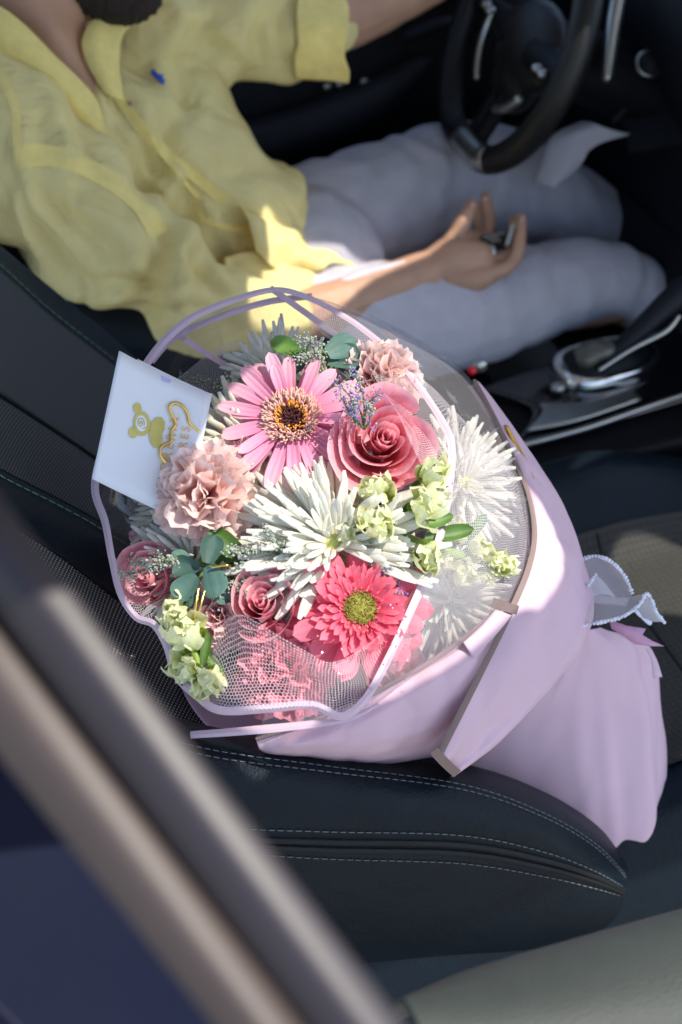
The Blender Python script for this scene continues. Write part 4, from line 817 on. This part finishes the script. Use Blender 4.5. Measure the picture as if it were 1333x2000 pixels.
# --- limonium
def limonium(label, base, tips, mats, seed, dens=1.0):
    o = empty('limonium_sprig', D(*base)); tag(o, label, 'limonium'); rs = np.random.RandomState(seed); B = D(*base)
    for tp in tips:
        T_ = D(*tp); mid = (B+T_)/2+rs.normal(0, .004, 3); P = cat1([B, mid, T_], 24); br = tube('branch', P[::4], [.0011, .0007], M['lim_stem'], o, 5)
        for mi, mt in enumerate(mats):
            g = Geo(); n = int(60*dens/len(mats)*(np.linalg.norm(T_-B)/.03))
            for k in range(n):
                q = P[min(23, int(24*rs.uniform(.3, 1)**.8))]; r_ = rs.uniform(.0006, .0013)*(.8 if mi else 1)
                q = q+rs.normal(0, .0027, 3); g.add(*_ico(q, r_, rs))
            f_ = g.build('floret_cluster', M[mt], br); f_['kind'] = 'stuff'
    return o
_bm = bmesh.new(); bmesh.ops.create_icosphere(_bm, subdivisions=1, radius=1); _IV = np.array([v.co[:] for v in _bm.verts]); _IF = [[v.index for v in f.verts] for f in _bm.faces]; _bm.free()
def _ico(c, r, rs): return _IV*r*rs.uniform(.6, 1.4, 3)+c, _IF
limonium('violet tinged limonium sprig between soft gerbera and large rose', (712,838,1.09), [(658,745,1.075),(688,722,1.075),(700,770,1.07),(745,768,1.07),(662,765,1.075),(722,790,1.07),(690,790,1.07)], ('lim','lim_v'), 1)
limonium('pale limonium sprig beside the top eucalyptus leaves', (640,735,1.16), [(586,660,1.15),(608,660,1.15),(630,668,1.15),(580,700,1.155),(620,690,1.145)], ('lim',), 2)
limonium('greenish limonium sprig across the large chrysanthemum left florets', (560,1092,1.07), [(443,1075,1.06),(515,1030,1.055),(560,1058,1.055),(470,1090,1.06),(535,1060,1.055)], ('lim',), 3, .8)
limonium('grey limonium sprig over the left rose', (345,1090,1.07), [(238,1125,1.08),(262,1095,1.08),(300,1085,1.07),(290,1115,1.07),(330,1100,1.065)], ('lim',), 4)
limonium('grey limonium sprig above the dusty carnation', (520,1135,1.09), [(418,1160,1.075),(450,1150,1.075),(480,1155,1.075),(470,1135,1.08)], ('lim',), 5)
limonium('violet limonium sprig above the hot pink gerbera', (765,1085,1.085), [(716,1072,1.075),(735,1110,1.07),(785,1160,1.06),(800,1105,1.07),(755,1120,1.065),(770,1070,1.075),(745,1095,1.07)], ('lim','lim_v'), 6, 1.3)
limonium('dim limonium sprig in shade left of the soft pink gerbera', (470,770,1.22), [(355,735,1.21),(400,745,1.21),(445,728,1.21),(470,735,1.21)], ('lim_stem','lim'), 7, .8)
# gold twine
tw = empty('gold_twine', D(385,1180,1.06)); tag(tw, 'thin gold twine strands among the lower left flowers', 'twine')
for P in ([(415,1108,1.07),(445,1104,1.07),(450,1110,1.08)], [(388,1150,1.065),(382,1190,1.06),(380,1235,1.065)], [(400,1155,1.07),(392,1185,1.065),(384,1232,1.067)]): tube('strand', [D(*p) for p in P], .0012, M['gold'], tw, 6, 16)
# ================================================================== the wrapping
wr = empty('bouquet_wrap', D(1180, 1600, 1.36)); tag(wr, 'pink paper, clear film and glittery net wrapped around the flower bouquet', 'bouquet wrap')
RING = [(530,566,1.225),(600,580,1.21),(690,628,1.19),(760,685,1.17),(812,745,1.155),(860,815,1.135),(882,865,1.12),(880,940,1.105),(862,1040,1.085),(835,1120,1.07),(800,1200,1.055),(760,1285,1.04),(715,1365,1.03),(668,1400,1.025),(610,1378,1.025),(520,1385,1.03),(430,1388,1.04),(385,1360,1.05),(345,1320,1.06),(325,1260,1.07),(300,1220,1.08),(265,1205,1.09),(235,1160,1.10),(218,1090,1.115),(205,1020,1.13),(185,955,1.145),(200,880,1.16),(240,790,1.18),(300,690,1.20),(360,630,1.21),(430,595,1.22)]
def ribbon(name, pts, w, mat, parent=wr, n=160, closed=False, tw=(0, 0), thick=.0004):
    """flat strip of width w along a path, lying across the sight lines, leaning by tw"""
    P = cat1([D(*p) for p in pts], n, closed); T = np.gradient(P, axis=0); T /= np.linalg.norm(T, axis=1)[:, None]
    S_ = np.cross(T, FW); S_ /= np.linalg.norm(S_, axis=1)[:, None]; W_ = w if np.ndim(w) else [w, w]
    ww = np.interp(np.linspace(0, 1, n), np.linspace(0, 1, len(W_)), W_)[:, None]; lean = np.array(FW)*tw[0]
    G = np.stack([P-S_*ww/2, P, P+S_*ww/2+lean*ww], 0)
    o = mesh(name, G.reshape(-1, 3), gridfaces(n, 3, closed), mat, None, False); m = o.modifiers.new('s', 'SOLIDIFY'); m.thickness = thick
    return wpart(o, parent)
# pink printed border round the film edge
ribbon('film_border', RING, [.0060,.0055,.0060,.0068,.0070,.0070,.0065,.0068,.0075,.0075,.0075,.0070,.0062,.0070,.0080,.0085,.0085,.0060], M['pink_edge'], n=300, closed=True, tw=(.5, 0))
ribbon('film_border', [(296,706,1.23),(340,660,1.235),(420,622,1.24),(520,590,1.24),(610,578,1.24)], .0065, M['pink_edge'], tw=(.3, 0))
ribbon('film_border', [(345,652,1.24),(400,688,1.25),(465,728,1.26)], .006, M['pink_edge'])
ribbon('film_border', [(528,562,1.23),(610,620,1.235),(705,690,1.24)], .006, M['pink_edge'])
ribbon('film_border', [(372,1436,1.06),(480,1428,1.045),(600,1416,1.035),(680,1404,1.03),(740,1375,1.035)], [.0055,.0065,.005,.003], M['pink_edge'], tw=(.5, 0))
# closed film cone from the edge down to the waist
WAIST = [D(1130+math.cos(a)*55, 1290+math.sin(a)*55, 1.33+.03*math.sin(a)) for a in np.linspace(-2.2, -2.2+2*math.pi, 31, endpoint=False)]
MID = []
for x, y, d in RING:
    a = math.atan2(y-980, x-560); bx, by = (1, 1)
    MID.append(D(600+(x-560)*.97+70, 1000+(y-980)*.86+50, d+.085))
MID = np.array(MID)
R3 = np.array([D(*p) for p in RING])
# left and back half of the film (behind the flowers)
patch('clear_film', [np.r_[R3[18:], R3[:3]], np.r_[MID[18:], MID[:3]], np.r_[np.array(WAIST)[18:], np.array(WAIST)[:3]]], 60, 24, M['film'], wr, px=False, wob=.003)
# right and lower outer film, seen from outside
OUT = [(530,566,1.225),(640,592,1.26),(720,618,1.27),(800,652,1.275),(880,705,1.27),(932,755,1.262),(975,830,1.25),(1005,900,1.24),(1035,980,1.225),(1046,1050,1.21),(1030,1120,1.19),(1000,1192,1.165),(930,1245,1.14),(850,1300,1.12),(760,1352,1.10),(690,1385,1.085),(600,1415,1.075),(500,1440,1.075)]
RI = RING[:16]
midr = []
oc = cat1(np.array(OUT, float), 16); ri = np.array(RI, float)
for i in range(16):
    q = ri[i]*.5+oc[i]*.5; q[2] -= .006; k = math.sin(math.pi*i/15); q[0] += 12*k; q[1] += 0; midr.append(tuple(q))
patch('clear_film', [RI, midr, [tuple(q) for q in oc]], 90, 18, M['film2'], wr, wob=.0035, wscale=14)
# the net: outside band, inner collar and the standing lower flap
def shrink(P, f, dz): return [(x, y, d+dz) for x, y, d in P]
nr = [(x-2, y+2, d+.006) for x, y, d in RI[2:15]]; oc2 = cat1(np.array(OUT[4:], float), 13); oc2[0] = (835, 770, 1.24); oc2[1] = (930, 840, 1.24); oc2[2] = (985, 905, 1.235)
md2 = [tuple((np.array(a)*.5+b*.5)+np.array([8, 0, -.002])) for a, b in zip(nr, oc2)]
patch('net', [nr, md2, [tuple(q-np.array([6, 0, -.006])) for q in oc2]], 90, 20, M['tulle_out'], wr, wob=.004, wscale=18)
patch('net_collar', [[(628,600,1.205),(700,640,1.185),(760,695,1.165),(812,755,1.148),(858,820,1.128),(878,870,1.113),(875,940,1.098),(866,1000,1.09)],
                     [(600,625,1.20),(680,665,1.18),(735,720,1.155),(785,790,1.125),(825,860,1.10),(850,910,1.088),(860,955,1.082),(862,1005,1.085)],
                     [(640,660,1.195),(700,690,1.17),(735,740,1.13),(772,800,1.095),(808,880,1.075),(835,940,1.075),(850,985,1.08),(860,1010,1.085)]], 60, 14, M['tulle'], wr, wob=.002, wscale=25)
patch('net_flap', [[(862,1050,1.110),(835,1125,1.095),(798,1205,1.080),(758,1290,1.065),(712,1368,1.033),(666,1396,1.022),(608,1380,1.025),(520,1386,1.028),(430,1386,1.038),(395,1368,1.052)],
                   [(850,1070,1.095),(815,1150,1.075),(770,1225,1.060),(720,1290,1.048),(670,1330,1.026),(620,1325,1.024),(570,1310,1.029),(500,1300,1.039),(435,1310,1.052),(400,1340,1.055)],
                   [(842,1085,1.090),(800,1165,1.065),(745,1235,1.050),(690,1275,1.038),(640,1292,1.029),(590,1266,1.028),(535,1235,1.030),(470,1200,1.040),(430,1225,1.060),(405,1320,1.061)]], 90, 26, M['tulle'], wr, wob=.0035, wscale=22, seed=4)
patch('net_edge', [[(395,1375,1.045),(350,1325,1.06),(328,1262,1.07),(302,1224,1.08),(266,1210,1.09),(238,1160,1.10),(222,1090,1.115)], [(402,1350,1.055),(375,1310,1.065),(345,1250,1.08),(318,1215,1.09),(280,1195,1.10),(256,1150,1.11),(238,1090,1.125)], [(405,1330,1.075),(385,1300,1.085),(360,1250,1.10),(330,1200,1.11),(290,1160,1.12),(265,1120,1.13),(250,1080,1.14)]], 50, 10, M['tulle'], wr, wob=.004, wscale=30)
patch('net_back', [[(330,760,1.20),(400,690,1.235),(470,670,1.26),(560,690,1.27),(640,720,1.27)], [(250,960,1.22),(330,820,1.26),(450,760,1.29),(560,760,1.30),(650,770,1.30)], [(300,1100,1.28),(380,950,1.31),(480,860,1.33),(580,850,1.34),(680,850,1.34)]], 40, 20, M['tulle'], wr, wob=.006, wscale=20)
# glitter caught in the net
g = Geo(); rs = np.random.RandomState(5)
def flake(p, s_):
    q = Quaternion(rs.normal(0, 1, 4)).normalized().to_matrix(); A = np.array(q)*s_; g.add([p+A[0]+A[1]*.6, p-A[0]*.7+A[1], p-A[0]-A[1]*.6, p+A[0]*.8-A[1]], [(0,1,2,3)])
for k in range(280):
    t = rs.rand()
    if t < .45: i = rs.randint(0, 12); f_ = rs.rand(); q = np.array(nr[i])*(1-f_)+oc2[i]*f_; q = q+np.array([rs.normal(0, 14), rs.normal(0, 14), -.012])
    elif t < .85: q = np.array([rs.uniform(420, 800), 0, 1.0]); q[1] = rs.uniform(1230, 1385) if 440 < q[0] < 700 else rs.uniform(1180, 1300); q[2] = 1.02+rs.uniform(-.002, .02)
    else: q = np.array([rs.uniform(700, 860), 0, 1.09]); q[1] = 640+(q[0]-640)*1.15+rs.uniform(-40, 30); q[2] = 1.19-(q[1]-640)*3.2e-4
    flake(D(*q), rs.uniform(.0004, .0009))
gg = g.build('glitter', M['glitter'], wr, False); gg['kind'] = 'stuff'
# inner pink paper with taupe border, curving under the flowers
E1 = [(988,1180,1.165),(930,1232,1.14),(850,1290,1.12),(760,1342,1.10),(690,1378,1.085),(600,1415,1.08),(500,1447,1.085)]
patch('inner_paper', [E1, [(985,1235,1.165),(930,1280,1.135),(850,1335,1.11),(770,1385,1.095),(690,1420,1.085),(600,1448,1.085),(510,1466,1.095)],
                      [(960,1330,1.20),(930,1370,1.165),(860,1415,1.14),(770,1450,1.125),(690,1468,1.12),(610,1474,1.12),(540,1477,1.12)],
                      [(930,1440,1.27),(900,1470,1.24),(840,1482,1.21),(760,1488,1.19),(690,1490,1.18),(640,1490,1.17),(580,1484,1.16)]], 100, 50, M['paper'], wr, wob=.003, wscale=11, thick=.0006, crease=.009, cscale=15)
ribbon('taupe_border', [(x, y-3, d-.004) for x, y, d in E1], [.0048,.0048,.0040,.0035,.0030], M['taupe'], tw=(.2, 0))
# back paper sheet closing the wrap behind the flowers
patch('back_paper', [[(975,850,1.28),(890,850,1.30),(700,860,1.33),(480,900,1.34),(370,1020,1.31),(330,1250,1.24),(420,1430,1.17),(640,1475,1.15)],
                     [(1020,1000,1.33),(930,960,1.36),(800,950,1.38),(640,980,1.39),(520,1080,1.37),(460,1250,1.31),(560,1400,1.24),(720,1470,1.20)],
                     [(1110,1180,1.36),(1080,1150,1.38),(1040,1150,1.39),(1010,1180,1.39),(1000,1240,1.38),(1010,1310,1.36),(1040,1350,1.34),(1080,1370,1.32)]], 50, 24, M['paper_back'], wr, thick=.0006)
# outer sheet wrapped over from the right, folded edge running down to its corner
E2 = [(928,742,1.262),(968,815,1.25),(1005,895,1.238),(1034,965,1.222),(1046,1040,1.205),(1034,1110,1.185),(1000,1192,1.158),(950,1295,1.135),(905,1385,1.118),(862,1470,1.11)]
E2r = [(936,748,1.30),(990,820,1.30),(1055,915,1.295),(1108,1015,1.29),(1143,1120,1.28),(1152,1200,1.265),(1125,1275,1.24),(1055,1365,1.205),(980,1440,1.175),(893,1512,1.15)]
m1 = []; m2 = []
for i, (a, b) in enumerate(zip(E2, E2r)):
    a, b = np.array(a), np.array(b); k = math.sin(math.pi*min(1, (i+.6)/9)); m1.append(tuple(a*.68+b*.32-np.array([0, 0, .016*k]))); m2.append(tuple(a*.3+b*.7-np.array([-6*k, 0, .014*k])))
tail = [(x-25, y+6, d+.10) for x, y, d in E2r]
patch('outer_paper', [E2, m1, m2, E2r, tail], 110, 56, M['paper'], wr, wob=.003, wscale=9, seed=3, thick=.0006, crease=.009, cscale=13)
ribbon('taupe_border', [(x-1, y, d-.005) for x, y, d in E2], [.0035,.0035,.0040,.0052,.0058,.0058,.0058], M['taupe'], tw=(.1, 0))
ribbon('taupe_border', [(848,1466,1.098),(868,1488,1.114),(894,1512,1.138)], .0085, M['taupe'])
ribbon('taupe_border', [(962,1176,1.142),(985,1184,1.142),(1012,1192,1.145)], .0085, M['taupe'])
patch('fold_flap', [[(968,1190,1.143),(940,1222,1.132),(905,1255,1.12)], [(1000,1202,1.142),(965,1245,1.133),(925,1285,1.123)]], 14, 6, M['paper'], wr, thick=.0006)
# stem skirt
SK = []
def ell_row(pts): return pts
SK = [[(1090,1262,1.265),(1120,1250,1.262),(1150,1232,1.265),(1175,1228,1.29),(1185,1245,1.33),(1150,1280,1.34),(1110,1295,1.33),(1080,1290,1.29)],
      [(1010,1390,1.295),(1090,1345,1.285),(1170,1290,1.285),(1245,1268,1.32),(1264,1290,1.37),(1200,1350,1.40),(1120,1390,1.39),(1050,1410,1.34)],
      [(925,1475,1.325),(1060,1440,1.315),(1190,1400,1.32),(1268,1395,1.36),(1281,1420,1.42),(1200,1470,1.46),(1100,1510,1.45),(980,1500,1.39)],
      [(890,1560,1.375),(1080,1550,1.35),(1205,1540,1.355),(1280,1540,1.39),(1291,1560,1.45),(1200,1600,1.49),(1100,1610,1.48),(970,1590,1.42)],
      [(900,1660,1.41),(1100,1670,1.385),(1210,1668,1.39),(1283,1658,1.41),(1293,1640,1.46),(1200,1660,1.50),(1100,1680,1.50),(990,1660,1.45)],
      [(1000,1690,1.42),(1110,1695,1.395),(1215,1700,1.40),(1282,1692,1.42),(1291,1680,1.46),(1200,1680,1.49),(1100,1690,1.49),(1010,1690,1.45)]]
SG = surf_pts([[D(*p) for p in r] for r in SK], 120, 70, True)
for j in range(70):
    c_ = SG[j].mean(0); t_ = j/69
    for i in range(120):
        o_ = SG[j, i]-c_; l_ = np.linalg.norm(o_); q = noise.noise(Vector((i*.11, t_*1.6, 2)))*.55+noise.noise(Vector((i*.23+t_*1.1, t_*2.8, 7)))*.3+.6*abs(noise.noise(Vector((i*.08+t_*2.1, t_*3.6, 4))))
        SG[j, i] = c_+o_*(1+q*.24*math.sin(math.pi*min(1, .15+t_*.8))*(.035/max(.03, l_*.6)))
sk_ = mesh('stem_skirt', SG.reshape(-1, 3), gridfaces(120, 70, True), M['paper']); wpart(sk_, wr); sk_.modifiers.new('s', 'SOLIDIFY').thickness = .0006
st = Geo()
for k in range(9):
    st.tube([D(1040+rs.uniform(-30, 30), 1260+rs.uniform(-30, 30), 1.34), D(1130+rs.uniform(-15, 15), 1330+rs.uniform(-12, 12), 1.335), D(1180+rs.uniform(-25, 25), 1540+rs.uniform(-30, 30), 1.42)], .0035, 7, 12)
o = st.build('stem_bundle', M['stem'], wr); o['kind'] = 'stuff'
# gold sticker on the outer sheet
patch('gold_sticker', [[(986,830,1.247),(1000,862,1.245),(1020,905,1.24),(1041,945,1.235)], [(992,832,1.25),(1010,865,1.248),(1032,905,1.243),(1046,944,1.237)]], 16, 5, M['sticker'], wr, thick=.0015)
# bow
bw = empty('ribbon_bow', D(1150, 1200, 1.24)); tag(bw, 'sheer white beaded ribbon bow tied on the wrap at right', 'ribbon bow')
def loop(rows, edge):
    patch('organza_loop', rows, 24, 10, M['organza'], bw, wob=.004, wscale=30)
    for e in edge:
        P = cat1([D(*p) for p in e], 60); a = np.r_[0, np.cumsum(np.linalg.norm(np.diff(P, axis=0), axis=1))]; g = Geo(); k = 0
        while k < a[-1]: 
            c = np.array([np.interp(k, a, P[:, i]) for i in range(3)]); g.add(*_ico(c, .0022, np.random.RandomState(int(k*1e5) % 9999))); k += .0034
        b_ = g.build('bead_edge', M['pearl'], bw); b_['kind'] = 'stuff'
e1 = [(1138,1092,1.27),(1165,1086,1.265),(1195,1098,1.26),(1220,1125,1.26),(1236,1160,1.262)]
e2 = [(1126,1224,1.23),(1170,1216,1.225),(1215,1205,1.225),(1248,1182,1.232),(1262,1160,1.24),(1272,1170,1.245),(1282,1195,1.25),(1300,1218,1.255)]
loop([e1, [(1140,1130,1.275),(1165,1128,1.272),(1190,1135,1.27),(1210,1150,1.268),(1230,1172,1.265)], [(1145,1185,1.26),(1165,1180,1.26),(1185,1178,1.26),(1205,1180,1.26),(1225,1185,1.26)]], [e1])
loop([e2[:5], [(1140,1190,1.245),(1170,1185,1.24),(1205,1178,1.24),(1235,1165,1.243),(1255,1158,1.245)], [(1150,1150,1.26),(1170,1160,1.255),(1195,1165,1.25),(1220,1165,1.25),(1245,1160,1.25)]], [e2])
loop([[(1238,1185,1.24),(1250,1205,1.245),(1272,1216,1.25)], [(1262,1162,1.24),(1275,1190,1.246),(1298,1216,1.254)]], [[(1240,1190,1.24),(1255,1207,1.245),(1272,1218,1.25)]])
loop([[(1150,1142,1.25),(1160,1128,1.245),(1166,1120,1.243)], [(1152,1165,1.25),(1175,1160,1.245),(1200,1165,1.243)]], [[(1150,1142,1.25),(1160,1128,1.245),(1166,1120,1.243)]])
z = [(1190,1210),(1225,1222),(1262,1228),(1255,1240),(1275,1252),(1298,1262),(1268,1262),(1240,1258),(1215,1240),(1195,1228)]
mz = [D(x, y, 1.262+.0004*i) for i, (x, y) in enumerate(z)]; zz = mesh('zigzag_tail', mz, [(0,1,9),(1,8,9),(1,2,3),(1,3,8),(3,7,8),(3,4,7),(4,6,7),(4,5,6)], M['ribbon']); wpart(zz, bw); m = zz.modifiers.new('s', 'SOLIDIFY'); m.thickness = .0006
patch('ribbon_tail', [[(1262,1268,1.30),(1272,1290,1.305),(1276,1325,1.31)], [(1272,1268,1.30),(1284,1290,1.305),(1294,1322,1.31)]], 10, 4, M['pink_edge'], bw, thick=.0005)
# ------------------------------------------------------------------ card
P00, P10, P01 = D(233,685,1.105), D(411,772,1.12), D(180,935,1.085); 
ux = P10-P00; uy = P01-P00; nrm = np.cross(ux, uy); nrm /= np.linalg.norm(nrm); nrm *= -1 if nrm@FW > 0 else 1
def cp(u, v, h=0): return P00+ux*u+uy*v+nrm*(h-.004*math.sin(math.pi*u)*1.0)
ca = empty('greeting_card', (P00+ux*.5+uy*.5)); tag(ca, 'white gift card with gold bear emblem tucked into the left side', 'card')
rows = [[cp(u, v) for u in (0, .33, .66, 1)] for v in (0, .5, 1)]
patch('card_sheet', rows, 16, 8, M['card'], ca, px=False, thick=.0008)
patch('envelope_back', [[cp(u, v, -.003) for u in (.2, .5, .8, 1.02)] for v in (-.02, .5, .97)], 12, 6, M['card'], ca, px=False, thick=.0006)
H = .0012
def flat(name, pts, mat, h=H):
    c = np.mean(pts, 0); vs = [cp(c[0], c[1], h)]+[cp(u, v, h) for u, v in pts]; n = len(pts); o = mesh(name, vs, [(0, 1+i, 1+(i+1) % n) for i in range(n)], mat, None, False); return wpart(o, ca)
def circ(cu, cv, ru, rv, n=24, a0=0, a1=6.2832): return [(cu+ru*math.cos(a), cv+rv*math.sin(a)) for a in np.linspace(a0, a1, n, endpoint=abs(a1-a0) < 6)]
# emblem: bear silhouette lying on its side, head to the left, with a rose in the head
flat('emblem_ear', circ(.300, .345, .045, .042), M['gold_print'], H); flat('emblem_ear', circ(.305, .535, .045, .042), M['gold_print'], H)
flat('emblem_head', circ(.375, .44, .088, .092), M['gold_print'], H+.0003)
flat('emblem_rose', circ(.370, .44, .058, .060), M['card'], H+.0006)
tube('emblem_spiral', [cp(.362+.04*k/30*math.cos(k*.42), .44+.042*k/30*math.sin(k*.42), H+.0007) for k in range(31)], .0005, M['gold_print'], ca, 5)
tube('emblem_leaf', [cp(.40, .47, H+.0007), cp(.425, .455, H+.0007), cp(.445, .44, H+.0007)], .0005, M['gold_print'], ca, 5)
flat('emblem_body', [(.465,.40),(.50,.345),(.56,.325),(.60,.345),(.615,.40),(.60,.44),(.615,.48),(.60,.545),(.55,.57),(.495,.545),(.465,.49)], M['gold_print'], H+.0002)
def text(s_, u, v, size, mat):
    c = bpy.data.curves.new('lettering', 'FONT'); c.body = s_; c.size = size; c.extrude = .00012; c.space_character = 1.35; c.align_x = 'CENTER'; c.align_y = 'CENTER'
    o = bpy.data.objects.new('lettering', c); COL.objects.link(o); ex = -uy/np.linalg.norm(uy); ey = np.cross(nrm, ex); ey = ey if ey@ux < 0 else -ey
    mw = Matrix.Identity(4); p_ = cp(u, v, H+.0006)
    for i in range(3): mw[i][0], mw[i][1], mw[i][2], mw[i][3] = ex[i], ey[i], nrm[i], p_[i]
    dg = bpy.context.evaluated_depsgraph_get(); me = bpy.data.meshes.new_from_object(o.evaluated_get(dg)); bpy.data.objects.remove(o); me.transform(mw); me.materials.clear(); me.materials.append(mat)
    return wpart(link('lettering', me), ca)
text('FLORERIA', .695, .56, .0115, M['orange_print']); text('FLORES', .83, .50, .0105, M['orange_print'])
flat('print_mark', [(.47,-.0+.02),(.58,.02),(.575,.045),(.50,.055)], basic('lilac_print', (.45,.42,.75), .5))
# gold bear-shaped wire clip
cl = empty('paper_clip', cp(.76, .5)); tag(cl, 'gold wire clip shaped like a bear outline on the card', 'clip')
CW = [(332,905),(322,902),(313,888),(314,875),(322,868),(334,862),(335,848),(337,838),(343,830),(342,820),(335,808),(331,797),(334,790),(343,787),(354,791),(362,800),(367,812),(370,825),(380,835),(392,846)]
CW = [(345,905),(358,896)][::-1]+CW
def oncard(x, y, h): 
    R = FW + RT*(x-666.5)/FPX + UP*(1000-y)/FPX; p0 = cp(.5, .5, h); return CAM+R*(((p0-CAM)@nrm)/(R@nrm))
tube('wire', [oncard(x, y, .003) for x, y in CW], .0014, M['gold'], cl, 8, 120)
